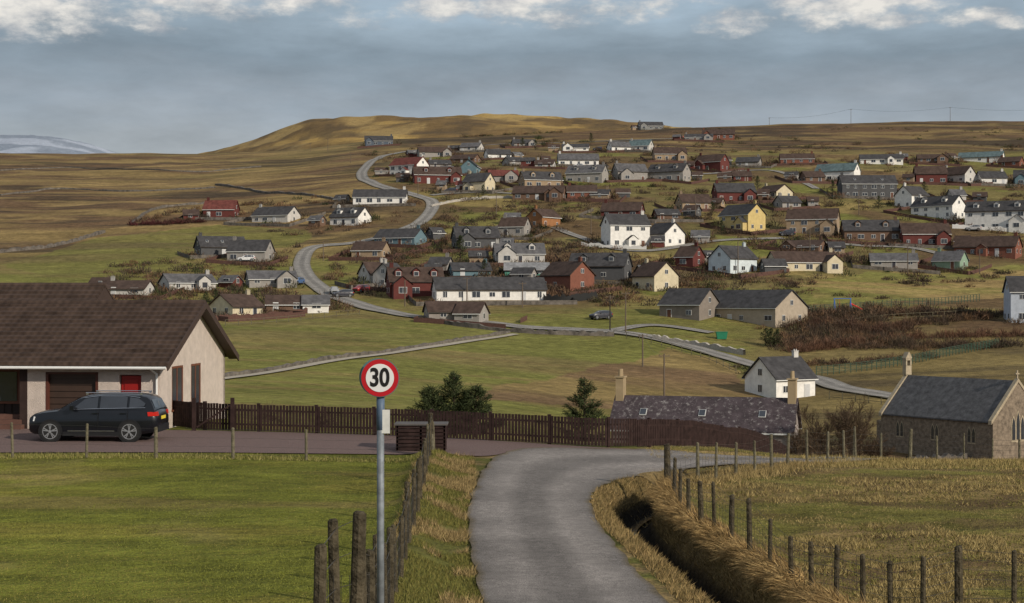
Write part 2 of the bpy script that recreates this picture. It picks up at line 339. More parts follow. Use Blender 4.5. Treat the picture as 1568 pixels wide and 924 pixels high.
def gable_shell(w,L,D,hw,rise,base=-2.5,cx=0,cy=0):
    a,b=L/2,D/2
    P=[(cx-a,cy-b,base),(cx+a,cy-b,base),(cx+a,cy+b,base),(cx-a,cy+b,base),(cx-a,cy-b,hw),(cx+a,cy-b,hw),(cx+a,cy+b,hw),(cx-a,cy+b,hw),(cx-a,cy,hw+rise),(cx+a,cy,hw+rise)]
    n=len(w.v); w.v+=P
    for f in [(0,1,5,4),(2,3,7,6),(1,2,6,9,5),(3,0,4,8,7)]: w.f.append(tuple(n+i for i in f))
def roof_slabs(r,L,D,hw,rise,oh=.35,og=.3,th=.16,cx=0,cy=0,lift=.02):
    a=L/2+og; b=D/2; sl=rise/b
    for s in (-1,1):
        y0=cy+s*(b+oh); z0=hw-oh*sl+lift; y1=cy; z1=hw+rise+lift
        P=[(cx-a,y0,z0),(cx+a,y0,z0),(cx+a,y1,z1),(cx-a,y1,z1)]
        Q=[(p[0],p[1],p[2]+th) for p in P]
        n=len(r.v); r.v+=P+Q
        for f in [(0,3,2,1),(4,5,6,7),(0,1,5,4),(1,2,6,5),(3,0,4,7)]: r.f.append(tuple(n+i for i in f))
def win(fr,gl,side,p,w,h,zc,L,D):
    if side in 'fb':
        s=-1 if side=='f' else 1; yv=s*(D/2)
        fr.box((p,yv+s*.02,zc),(w+.1,.08,h+.1)); gl.box((p-w/4-.02,yv+s*.05,zc),(w/2-.05,.06,h-.05)); gl.box((p+w/4+.02,yv+s*.05,zc),(w/2-.05,.06,h-.05))
    else:
        s=1 if side=='r' else -1; xv=s*(L/2)
        fr.box((xv+s*.02,p,zc),(.08,w+.1,h+.1)); gl.box((xv+s*.05,p-w/4-.02,zc),(.06,w/2-.05,h-.05)); gl.box((xv+s*.05,p+w/4+.02,zc),(.06,w/2-.05,h-.05))
HOUSES=[]; HDIM=[]
def build_house(name,loc,rz,L,D,H,wall,roof,dorm=0,chim=1,porch=False,sky=0,rm=None):
    e=empty(name,loc,rz)
    rise=min(D/2*.82,H*.48); hw=H-rise
    W=MB(); gable_shell(W,L,D,hw,rise); R=MB(); roof_slabs(R,L,D,hw,rise); fr=MB(); gl=MB(); dr=MB(); ch=MB(); FA=MB()
    rnd=random.Random(int(L*100+D*37+H*11))
    n=max(1,int(L/3.0)); di=rnd.randrange(n)
    floors=[1.45] if hw<4.0 else [1.45,hw-1.1]
    for side in 'fb':
        for i in range(n):
            px=-L/2+L*(i+.5)/n+rnd.uniform(-.3,.3)
            for k,zc in enumerate(floors):
                if k==0 and i==di and n>1:
                    s=-1 if side=='f' else 1
                    fr.box((px,s*(D/2+.02),1.05),(1.05,.08,2.15)); dr.box((px,s*(D/2+.05),1.02),(.85,.06,2.0))
                elif rnd.random()<.9: win(fr,gl,side,px,rnd.choice([.8,1.1,1.6]) if L/n>2.4 else .8,rnd.choice([.9,1.1,1.2]),zc,L,D)
    for side in 'rl':
        k=rnd.choice([1,2]) if D>6 else 1
        for i in range(k): win(fr,gl,side,-D/2+D*(i+.5)/k,.8,1.0,1.45,L,D)
        if H>5.0: win(fr,gl,side,0,.8,.9,hw+rise*.28,L,D)
    for s in (-1,1): FA.box((0,s*(D/2+.37),hw-.35*rise/(D/2)+.01),(L+.55,.06,.14))
    for i in range(dorm):
        px=-L/2+L*(i+.5)/dorm; 
        yb=-D*.36; zb=hw+rise*(1-.72); wd=1.5; hd=1.25
        W.box((px,yb+ .9,zb+hd/2),(wd,1.8,hd))
        m=len(W.v); W.v+=[(px-wd/2,yb,zb+hd),(px+wd/2,yb,zb+hd),(px,yb,zb+hd+.6)]; W.f.append((m,m+1,m+2))
        fr.box((px,yb-.03,zb+hd*.55),(1.05,.06,.95)); gl.box((px,yb-.06,zb+hd*.55),(.9,.05,.8))
        for q in (-1,1):
            m=len(R.v); R.v+=[(px,yb-.2,zb+hd+.72),(px+q*(wd/2+.2),yb-.2,zb+hd-.08),(px+q*(wd/2+.2),yb+2.2,zb+hd-.08),(px,yb+2.4,zb+hd+.72)]; R.f.append((m,m+1,m+2,m+3) if q<0 else (m+3,m+2,m+1,m))
    if sky:
        b=D/2; sl=math.atan2(rise,b)
        for i in range(sky):
            px=-L/2+L*(i+.5)/sky; M=Matrix.Translation((px,-b*.55,hw+rise*.45+.2))@Matrix.Rotation(sl,4,'X')
            fr.box((0,0,0),(.66,.9,.1),M); gl.box((0,0,.05),(.56,.78,.06),M)
    if chim:
        for sx in ([-1,1] if chim>1 else [rnd.choice([-1,1])]):
            ch.box((sx*(L/2-.7),0,hw+rise+.3),(.8,.5,1.1)); ch.box((sx*(L/2-.7),0,hw+rise+.88),(.9,.6,.1))
            for q in (-.2,.2): ch.cyl((sx*(L/2-.7)+q,0,hw+rise+.93),(sx*(L/2-.7)+q,0,hw+rise+1.15),.11,.1,6)
    if porch:
        pw,pd,ph=2.6,1.8,2.3; cx=L*rnd.uniform(-.25,.25); y0=-D/2
        a=cx-pw/2;b2=cx+pw/2; n0=len(W.v)
        W.v+=[(a,y0-pd,-2.5),(b2,y0-pd,-2.5),(b2,y0-pd,ph),(a,y0-pd,ph),(cx,y0-pd,ph+1.0),(a,y0,-2.5),(a,y0,ph),(b2,y0,-2.5),(b2,y0,ph)]
        W.f+=[(n0,n0+1,n0+2,n0+4,n0+3),(n0+5,n0,n0+3,n0+6),(n0+1,n0+7,n0+8,n0+2)]
        for q in (-1,1):
            m=len(R.v); R.v+=[(cx,y0-pd-.2,ph+1.12),(cx+q*(pw/2+.25),y0-pd-.2,ph-.05),(cx+q*(pw/2+.25),y0+.8,ph-.05),(cx,y0+1.4,ph+1.12)]; R.f.append((m,m+1,m+2,m+3) if q<0 else (m+3,m+2,m+1,m))
        gl.box((cx,y0-pd-.04,1.4),(1.1,.06,1.1))
    # lean-to / cross wing on the larger houses, for a less box-like plan
    if L>10 and chim and rnd.random()<.55:
        sx=rnd.choice([-1,1]); wl=rnd.uniform(3.2,4.6); cx=sx*(L/2-wl/2-.4); yf=-D/2-rnd.uniform(1.6,2.8); r2=wl/2*.8; h2=min(hw,2.7); a=cx-wl/2; b2=cx+wl/2; n0=len(W.v)
        W.v+=[(a,yf,-2.5),(b2,yf,-2.5),(b2,yf,h2),(cx,yf,h2+r2),(a,yf,h2),(a,-D/2,-2.5),(a,-D/2,h2),(b2,-D/2,-2.5),(b2,-D/2,h2)]
        W.f+=[(n0,n0+1,n0+2,n0+3,n0+4),(n0+5,n0,n0+4,n0+6),(n0+1,n0+7,n0+8,n0+2)]
        for q in (-1,1):
            m=len(R.v); R.v+=[(cx,yf-.25,h2+r2+.1),(cx+q*(wl/2+.3),yf-.25,h2-.16),(cx+q*(wl/2+.3),-D/2+.9,h2-.16),(cx,-D/2+2.2,h2+r2+.1)]; R.f.append((m,m+1,m+2,m+3) if q<0 else (m+3,m+2,m+1,m))
        fr.box((cx,yf-.02,1.45),(1.7,.08,1.3)); gl.box((cx-.4,yf-.05,1.45),(.74,.06,1.15)); gl.box((cx+.4,yf-.05,1.45),(.74,.06,1.15))
    W.obj('walls',wallmat(wall),e); R.obj('roof',rm or roofmat(roof),e); fr.obj('window_frames',white_pvc,e); gl.obj('windows',glass,e)
    dr.obj('door',pm(*rnd.choice([('door_brown',(.12,.05,.03)),('door_white',(.5,.5,.5)),('door_dark',(.04,.04,.05))]),.5,.1),e)
    FA.obj('gutters',rnd.choice([white_pvc,pm('dark_fascia',(.05,.04,.035),.6,.1)]),e); ch.obj('chimney',wallmat(tuple(c*.7 for c in wall)),e)
    HOUSES.append((loc[0],loc[1],max(L,D)/2)); HDIM.append((loc,rz,L,D)); return e
def house(name,u0,u1,vt,vb,wall,roof,r=0,**kw):
    x0,y0,z0=survey((u0+u1)/2,vb); s=F/y0; W=(u1-u0)/s*1.06; H=max(3.4,(vb-vt)/s*1.02)
    rr=math.radians(r); c,sn=abs(math.cos(rr)),abs(math.sin(rr)); D=kw.pop('D',6.8 if W>9 else 5.8)
    if abs(r)<=50: L=max(4.5,(W-D*sn)/c)
    else: L=9.0; D=max(4.5,(W-L*c)/sn)
    D=min(D,11); bz=math.atan2(x0,y0); dep=(D*c+L*sn)/2
    loc=(x0+math.sin(bz)*dep*.85,y0+math.cos(bz)*dep*.85,z0-.1)
    return build_house(name,loc,-bz+rr,L,D,H,wall,roof,**kw)
WH=(.72,.70,.66);CR=(.54,.47,.33);MA=(.115,.033,.028);BR=(.14,.085,.058);TA=(.30,.22,.145);GR=(.28,.26,.24);LG=(.47,.45,.42);DG=(.08,.08,.083);TE=(.12,.19,.22);RB=(.19,.075,.05);YE=(.52,.40,.17);GN=(.09,.28,.21)
rG=(.058,.056,.058);rB=(.07,.047,.038);rR=(.14,.046,.038);rS=(.105,.102,.105);rL=(.22,.22,.225);rT=(.10,.14,.145)
HL=[
('red_house',313,365,307,335,MA,rR,-15,{}),('white_house',388,458,316,342,LG,rG,-35,{}),('white_house',507,567,318,347,WH,rG,-35,dict(dorm=2)),
('white_cottage',543,622,290,314,WH,rG,-6,{}),('white_house',598,655,240,270,WH,rR,-40,dict(porch=True)),('maroon_house',633,705,255,282,MA,rB,8,dict(dorm=2)),
('blue_house',707,735,245,268,TE,rG,80,{}),('cream_house',710,757,265,295,CR,rG,-30,dict(porch=True)),('white_house',742,782,228,244,WH,rG,15,dict(chim=0)),
('red_house',748,792,260,279,GR,rR,5,{}),('grey_house',795,860,262,288,TA,rG,20,dict(dorm=2)),('brown_house',787,865,284,307,BR,rB,-10,dict(porch=True)),
('white_house',855,915,235,255,WH,rS,5,{}),('grey_house',868,930,252,280,GR,rS,-20,dict(dorm=2)),('grey_house',938,990,250,278,GR,rS,20,{}),
('grey_house',993,1056,250,278,GR,rG,-25,dict(dorm=2)),('tan_house',1000,1050,225,247,TA,rB,10,{}),('brick_house',1077,1123,198,214,RB,rB,0,{}),
('slate_blue_house',560,600,208,224,(.09,.11,.14),rG,0,{}),('maroon_house',1065,1115,236,262,MA,rB,-30,{}),
('maroon_house',1092,1155,280,310,MA,rG,15,{}),('cream_house',1160,1212,283,305,CR,rB,-50,{}),('brown_house',1195,1245,235,252,RB,rB,5,{}),
('white_house',1250,1315,250,278,WH,rT,-20,{}),('white_house',1318,1380,236,252,WH,rG,5,dict(porch=True)),('slate_house',1285,1370,268,304,DG,rG,15,dict(sky=2)),
('maroon_house',1400,1448,254,282,MA,rB,10,{}),('white_house',1440,1492,255,281,LG,rB,-35,{}),('brown_house',1405,1450,236,250,BR,rB,5,{}),
('white_house',1470,1535,232,249,WH,rT,-10,{}),('white_house',1372,1420,285,320,WH,rG,50,{}),('white_house',1398,1475,300,336,WH,rG,-35,dict(dorm=2)),
('white_house',1482,1575,308,353,WH,rG,-12,dict(dorm=3)),('white_house',1555,1600,260,285,TE,rG,0,{}),('yellow_house',1103,1170,313,355,YE,rG,-45,{}),
('tan_house',1207,1283,320,360,TA,rB,-8,{}),('brown_house',1290,1375,337,370,BR,rG,10,dict(dorm=2)),('maroon_house',1378,1452,342,378,MA,rB,12,{}),
('brick_house',1465,1560,362,393,RB,rB,-15,dict(porch=True)),('cream_bungalow',1175,1282,386,418,CR,rB,25,{}),('brown_house',1198,1265,368,388,BR,rB,-20,{}),
('pale_blue_house',1087,1157,377,420,(.54,.60,.62),rG,48,{}),('maroon_house',1035,1078,378,410,MA,rB,-30,{}),('cream_house',970,1037,403,447,CR,rB,-50,{}),
('slate_house',873,965,388,430,DG,rG,-15,dict(dorm=2)),('brick_house',830,908,402,446,RB,rB,-50,{}),('white_longhouse',665,832,426,462,WH,rG,10,dict(chim=0)),
('maroon_house',593,677,410,455,MA,rB,8,dict(dorm=3)),('grey_house',550,596,402,436,LG,rB,25,{}),('white_house',578,615,404,442,LG,rG,50,{}),('blue_house',688,750,403,426,TE,rG,10,{}),
('grey_house',757,832,373,405,LG,rS,6,dict(dorm=2)),('dark_house',693,763,347,383,DG,rG,12,dict(dorm=2)),('grey_house',765,812,333,362,GR,rB,-20,{}),
('timber_house',808,857,320,350,(.28,.13,.055),rB,55,{}),('maroon_house',922,985,310,336,MA,rB,-12,{}),('white_house',922,993,328,380,WH,rG,22,dict(porch=True)),
('white_house',990,1047,342,378,WH,rG,-50,{}),('blue_bungalow',575,652,350,377,TE,rG,-30,{}),('tan_house',540,597,370,397,TA,rB,-20,{}),
('dark_modern_house',300,375,362,394,DG,rG,15,dict(sky=3)),('grey_house',350,418,368,402,GR,rG,-20,{}),('grey_house',246,328,420,446,LG,rS,20,dict(porch=True)),
('white_house',162,235,432,455,LG,rB,-20,{}),('cream_house',322,400,452,488,CR,rB,40,{}),('grey_bungalow',378,452,415,440,GR,rS,8,{}),
('brown_shed',410,470,461,480,BR,rB,0,dict(chim=0)),('white_chalet',465,502,464,480,WH,rS,0,dict(chim=0)),('stone_outbuilding',650,700,463,493,(.25,.22,.2),rB,10,dict(chim=0)),
('stone_outbuilding',697,747,464,496,GR,rB,-18,dict(chim=0)),('green_shed',775,838,404,426,GN,rL,0,dict(chim=0)),('white_house',1143,1245,550,612,WH,rG,40,{}),
('brown_house',1035,1088,297,323,TA,rB,20,{}),('brick_house',870,912,284,305,RB,rB,0,{}),('white_house',640,690,225,241,GR,rB,10,{}),
('cottage',705,740,218,232,LG,rS,-20,{}),('cottage',784,820,213,226,GR,rG,10,{}),('white_cottage',862,900,220,233,WH,rG,0,{}),('white_house',930,965,216,233,WH,rS,20,{}),('white_house',962,1000,214,232,LG,rT,-20,{}),
('green_bungalow',1430,1480,385,413,(.22,.31,.23),rS,-20,{}),('grey_bungalow',1333,1402,388,411,GR,rS,5,{}),('grey_house',1540,1610,425,496,(.4,.44,.5),rG,12,{}),
('garage_shed',283,302,325,338,MA,rB,0,dict(chim=0)),('cottage',1050,1090,205,216,GR,rG,0,{}),('white_house',700,740,280,292,WH,rR,0,{}),
('brown_house',1225,1262,262,280,BR,rB,20,{}),('grey_house',1128,1165,240,256,GR,rG,-10,{}),('white_house',1495,1540,262,283,WH,rG,20,{}),('cottage',655,690,247,258,GR,rG,10,{}),('garage_shed',1060,1085,355,372,GR,rS,0,dict(chim=0)),
('grey_house',1185,1225,300,320,GR,rG,30,{}),('tan_house',905,935,290,306,TA,rG,-10,{}),('brown_house',690,735,236,250,BR,rB,-25,{}),('grey_house',770,805,240,254,GR,rG,25,{}),('white_house',820,850,246,258,LG,rB,-10,{}),
('brown_house',1120,1150,262,278,MA,rB,10,{}),('grey_house',1450,1478,290,308,LG,rS,20,{}),('brown_house',1530,1566,240,256,RB,rB,-15,{}),('grey_house',660,690,400,416,GR,rG,-15,{}),('brown_house',1000,1040,320,338,BR,rG,15,{}),
]
for h in HL: house(h[0],*h[1:7],r=h[7],**h[8])
fx,fy=(996-CX)/F*985,985.; build_house('farmhouse',(fx,fy,zf(fx,fy)-.6),.1,15,7,5.4,(.22,.22,.21),rG)
NM=len(HDIM)
for i in range(NM):
    if random.random()<.65:
        loc,rz_,L,D=HDIM[i]; 
        if loc[1]<260: continue
        a=random.choice([-1,1]); X=loc[0]+a*(L/2+random.uniform(2.5,5)); Y=loc[1]+random.uniform(-3,7)
        if np.min(np.hypot(VR[:,0]-X,VR[:,1]-Y))<6 or min(math.hypot(X-h[0],Y-h[1])-h[2]*.9 for h in HOUSES)<1.5: continue
        build_house('garden_shed',(X,Y,zf(X,Y)),random.uniform(-.6,.6),random.uniform(3,5.5),random.uniform(2.5,3.8),random.uniform(2.5,3.2),random.choice([BR,GR,MA,DG,TA]),random.choice([rG,rB,rS]),chim=0)
house('stone_hall',1012,1100,443,490,(.20,.17,.145),rG,-30,chim=0,D=8)
house('community_hall',1072,1232,446,499,(.36,.30,.23),rG,-38,chim=0,D=10)
# slate roofed cottage below the fence
cx_,cy_=(1080-CX)/F*150,150.
lich=pm('lichened_slate',(.060,.047,.052),.9,.35,1.2,.5,8,spec=.15); nt=lich.node_tree; bb=nt.nodes["Principled BSDF"]
tc=nt.nodes.new('ShaderNodeTexCoord'); n=nt.nodes.new('ShaderNodeTexNoise'); n.inputs['Scale'].default_value=2.2; n.inputs['Detail'].default_value=8; n.inputs['Roughness'].default_value=.8; nt.links.new(tc.outputs['Object'],n.inputs['Vector'])
r=nt.nodes.new('ShaderNodeValToRGB'); r.color_ramp.elements[0].position=.54; r.color_ramp.elements[1].position=.66; nt.links.new(n.outputs['Fac'],r.inputs[0])
src=bb.inputs['Base Color'].links[0].from_socket; mxx=nt.nodes.new('ShaderNodeMixRGB'); nt.links.new(r.outputs[0],mxx.inputs[0]); nt.links.new(src,mxx.inputs[1]); mxx.inputs[2].default_value=(.30,.28,.27,1); nt.links.new(mxx.outputs[0],bb.inputs['Base Color'])
cot=build_house('slate_roof_cottage',(cx_,cy_,-15.3),math.radians(-16),17.0,6.6,6.1,(.28,.24,.22),(.13,.115,.13),chim=0,sky=3,rm=lich)
chm=wallmat((.33,.25,.15)); c=MB()
for sx in (-1,1):
    c.box((sx*8.25,0,6.5),(.75,1.3,3.0)); c.box((sx*8.25,0,8.05),(.95,1.5,.14))
    for q in (-.35,.35): c.cyl((sx*8.25,q,8.1),(sx*8.25,q,8.8),.18,.14,8)
c.obj('chimneys',chm,cot)
lich2=pm('church_slate',(.10,.098,.10),.85,.45,1.6,.5,9,spec=.15)
def church():
    a=math.radians(-56); x0=(1440-CX)/F*165+1.0; z0=-15.6
    e=empty('stone_church',(x0+1.6,167,z0),a); L,D,hw,rise=15.0,7.8,3.5,3.9
    st=pm('church_stone',(.19,.15,.11),.9,.5,2.6,.8,6)
    W=MB(); gable_shell(W,L,D,hw,rise); W.obj('walls',st,e); R=MB(); roof_slabs(R,L-.7,D,hw,rise,.2,0,.14); R.obj('roof',lich2,e)
    S=MB()
    for sx in (-1,1):
        for s in (-1,1):
            P=[]
            for (yy_,zz_) in [(s*(D/2+.3),hw-.3),(0,hw+rise)]: P+= [(sx*(L/2-.35),yy_,zz_),(sx*(L/2+.08),yy_,zz_)]
            lo=[P[0],P[1],P[3],P[2]]; hi=[(p[0],p[1],p[2]+.38) for p in lo]; S.hexa(lo+hi)
    t=hw+rise
    S.box((-L/2+.2,0,t+.7),(.5,.9,1.0)); S.box((-L/2+.2,0,t+1.9),(.5,.9,.25))
    for q in (-.35,.35): S.box((-L/2+.2,q,t+1.5),(.5,.2,.7))
    S.hexa([(-L/2-.1,-.5,t+2.02),(-L/2+.5,-.5,t+2.02),(-L/2+.5,.5,t+2.02),(-L/2-.1,.5,t+2.02),(-L/2-.1,-.05,t+2.7),(-L/2+.5,-.05,t+2.7),(-L/2+.5,.05,t+2.7),(-L/2-.1,.05,t+2.7)])
    S.box((L/2-.1,0,t+.75),(.14,.14,.9)); S.box((L/2-.1,0,t+.85),(.14,.55,.14))
    S.obj('coping_bellcote',pm('sandstone_dressing',(.36,.30,.21),.9,.25,3),e)
    fr=MB(); gl=MB()
    def lancet(side,p,w,h,z0_):
        pts=[(-w/2,0),(w/2,0),(w/2,h*.65),(w*.3,h*.85),(0,h),(-w*.3,h*.85),(-w/2,h*.65)]
        for mb,k,o in ((fr,1.45,.03),(gl,1.0,.06)):
            q=[(a_*k,(b_-h/2)*(1+(k-1)*.45)+h/2) for a_,b_ in pts]
            if side=='f': mb.poly([(p+a_,-D/2-o,z0_+b_) for a_,b_ in q])
            else: mb.poly([(L/2+o,p+a_,z0_+b_) for a_,b_ in q])
    for p in (-4.8,0,4.8):
        for q in (-.28,.28): lancet('f',p+q,.36,1.5,1.2)
    for q in (-.7,0,.7): lancet('r',q,.48,2.3+(.5 if q==0 else 0),1.5)
    fr.obj('window_surrounds',pm('sandstone_dressing',(.36,.30,.21)),e); gl.obj('windows',glass,e)
    V=MB(); V.box((-L/2-1.2,0,0),(2.4,4,5.0)); V.obj('vestry',st,e)
    HOUSES.append((x0,165,9))
church()
# ------------------------------------------------------------------ near bungalow
def near_house():
    a=math.radians(-5.5); ex=empty('harled_bungalow',(-12.9,57.5,-4.72),a)
    W=MB(); L=26; D=8.5; hw=2.62; rise=2.0
    harl=pm('harling_cream',(.62,.53,.465),.95,.14,2.5,1.0,40)
    def wallrun(x0,x1,z0,z1,mb=W): mb.box(((x0+x1)/2,.15,(z0+z1)/2),(abs(x1-x0),.3,z1-z0))
    wallrun(-5.05,-4.35,-.6,hw);wallrun(-4.35,-2.35,2.12,hw);wallrun(-2.35,-1.55,-.6,hw);wallrun(-1.55,-.72,2.05,hw);wallrun(-.72,0,-.6,hw)
    def gw(y0,y1,z0,z1): W.box((-.15,(y0+y1)/2,(z0+z1)/2),(.3,abs(y1-y0),z1-z0))
    w1=(1.35,2.75);w2=(3.75,5.05)
    gw(.3,w1[0],-1,hw);gw(w1[0],w1[1],-1,.62);gw(w1[0],w1[1],2.3,hw);gw(w1[1],w2[0],-1,hw);gw(w2[0],w2[1],-1,.62);gw(w2[0],w2[1],2.3,hw);gw(w2[1],D,-1,hw)
    n=len(W.v); W.v+=[(0,0,hw),(0,D,hw),(0,D/2,hw+rise),(-.3,0,hw),(-.3,D,hw),(-.3,D/2,hw+rise)]; W.f+=[(n,n+1,n+2),(n+3,n+5,n+4)]
    W.box((-L/2,D-.15,.8),(L,.3,hw+1)); 
    W.obj('walls',harl,ex)
    T=MB(); T.box((-5.05-10,1.1,.9),(20,.3,3.4)); 
    for i in range(40): T.box((-5.1-.15-i*.3,.93,.9),(.2,.04,3.4))
    T.obj('timber_cladding',pm('dark_timber',(.035,.02,.016),.7,.3,3),ex)
    W2=MB(); W2.box((-5.2,.55,1.),(.3,1.1,3.2)); W2.obj('return_wall',pm('dark_timber',(.03,.02,.02)),ex)
    G=MB(); G.box((-3.35,.2,1.06),(1.9,.08,2.1))
    for i in range(9): G.box((-3.35,.15,.12+i*.235),(1.86,.05,.2))
    G.obj('garage_door',pm('garage_brown',(.05,.03,.022),.5,.15,2),ex)
    fr=MB()
    for q in (-4.3,-2.4): fr.box((q,.06,1.06),(.1,.14,2.12))
    fr.box((-3.35,.06,2.1),(2.0,.14,.08)); fr.obj('garage_frame',pm('timber_brown',(.09,.03,.02),.5,.1),ex)
    d=MB(); d.box((-1.135,.16,1.0),(.75,.08,2.02)); d.box((-1.135,.11,1.5),(.5,.04,.75)); d.box((-1.135,.11,.5),(.5,.04,.75)); d.obj('red_door',pm('door_signal_red',(.28,.014,.012),.4,.08),ex)
    fr2=MB(); gl=MB()
    for (a0,a1) in (w1,w2):
        for yv in (a0+.04,a1-.04): fr2.box((-.03,yv,1.46),(.05,.07,1.68))
        fr2.box((-.02,(a0+a1)/2,.64),(.16,a1-a0+.1,.07)); fr2.box((-.03,(a0+a1)/2,2.26),(.05,a1-a0,.08)); fr2.box((-.025,(a0+a1)/2,1.46),(.035,.05,1.6))
        gl.box((-.05,(a0+a1)/2,1.46),(.04,a1-a0,1.66))
    fr2.box((-6.6,.9,1.55),(1.8,.12,1.3)); gl.box((-6.6,.83,1.55),(1.6,.06,1.1))
    fr2.obj('window_frames',pm('timber_redbrown',(.15,.055,.03),.5,.1),ex); gl.obj('windows',glass,ex)
    def tiled(name,xa,xb,yc,half,ze,zr,oh=.55):
        R=MB(); sl=(zr-ze)/half; Ls=math.hypot(half+oh,(half+oh)*sl); nrow=int(Ls/.34)
        for s in (-1,1):
            for i in range(nrow):
                t0=i/nrow; t1=min((i+1.12)/nrow,1); jj=random.uniform(-.012,.012)
                y0=yc+s*(half+oh)*(1-t0); y1=yc+s*(half+oh)*(1-t1); z0=ze-oh*sl+(half+oh)*sl*t0; z1=ze-oh*sl+(half+oh)*sl*t1
                P=[(xa,y0,z0),(xb,y0,z0),(xb,y1,z1),(xa,y1,z1)]; Q=[(xa,y0,z0+.13+jj),(xb,y0,z0+.13+jj),(xb,y1,z1+.02),(xa,y1,z1+.02)]
                if s<0: R.hexa(P+Q)
                else: R.hexa([P[1],P[0],P[3],P[2],Q[1],Q[0],Q[3],Q[2]])
        R.cyl((xa,yc,zr+.02),(xb,yc,zr+.02),.12,n=8)
        m=pm('brown_tiles',(.066,.045,.036),.9,.4,1.6,spec=.12); nt=m.node_tree
        if not nt.nodes.get('tw'):
            tc=nt.nodes.new('ShaderNodeTexCoord'); w=nt.nodes.new('ShaderNodeTexWave'); w.name='tw'; w.bands_direction='X'; w.inputs['Scale'].default_value=1.05; w.inputs['Distortion'].default_value=0
            nt.links.new(tc.outputs['Object'],w.inputs[0]); bp=nt.nodes.new('ShaderNodeBump'); bp.inputs['Strength'].default_value=.35; bp.inputs['Distance'].default_value=.04
            nt.links.new(w.outputs['Fac'],bp.inputs['Height']); nt.links.new(bp.outputs[0],nt.nodes["Principled BSDF"].inputs['Normal'])
        R.obj(name,m,ex)
    tiled('roof',-L,.42,D/2,D/2,hw+.03,hw+rise+.05)
    tiled('upper_roof',-L,-4.15,D/2+1.4,2.6,hw+1.3,hw+rise+.75,.1)
    B=MB(); sl=rise/(D/2)
    for s in (-1,1):
        yo=D/2+s*(D/2+.55); zo=hw-.55*sl; P=[(.42,yo,zo-.14),(.47,yo,zo-.14),(.47,D/2,hw+rise-.14),(.42,D/2,hw+rise-.14)]; Q=[(p[0],p[1],p[2]+.26) for p in P]
        B.hexa(P+Q)
        B.hexa([(.02,yo,zo-.05),(.42,yo,zo-.05),(.42,D/2,hw+rise-.05),(.02,D/2,hw+rise-.05),(.02,yo,zo),(.42,yo,zo),(.42,D/2,hw+rise),(.02,D/2,hw+rise)])
    B.poly([(-4.16,D/2-1.3,hw+1.2),(-4.16,D/2+4.1,hw+1.2),(-4.16,D/2+1.4,hw+rise+.73)])
    B.obj('bargeboards',pm('barge_brown',(.055,.035,.028),.6,.1),ex)
    g=MB(); g.cyl((-L,-.6,hw-.3),(.4,-.6,hw-.3),.055,n=8); g.cyl((-.2,-.58,hw-.32),(-.12,-.07,hw-.55),.035,n=8); g.cyl((-.12,-.07,hw-.5),(-.12,-.07,0),.04,n=8)
    g.obj('gutter_downpipe',pm('white_gutter',(.72,.72,.7),.4,.05),ex)
    S=MB(); S.box((-L/2,-.28,hw-.34),(L,.5,.04)); S.obj('soffit',pm('barge_brown',(.05,.03,.03)),ex)
    ST=MB()
    for i in range(3): ST.box((-5.9-i*.12,-.2+i*.33,.1+i*.17),(1.5,.33,.2))
    ST.obj('wooden_steps',pm('steps_brown',(.12,.06,.045),.8,.2),ex)
near_house()
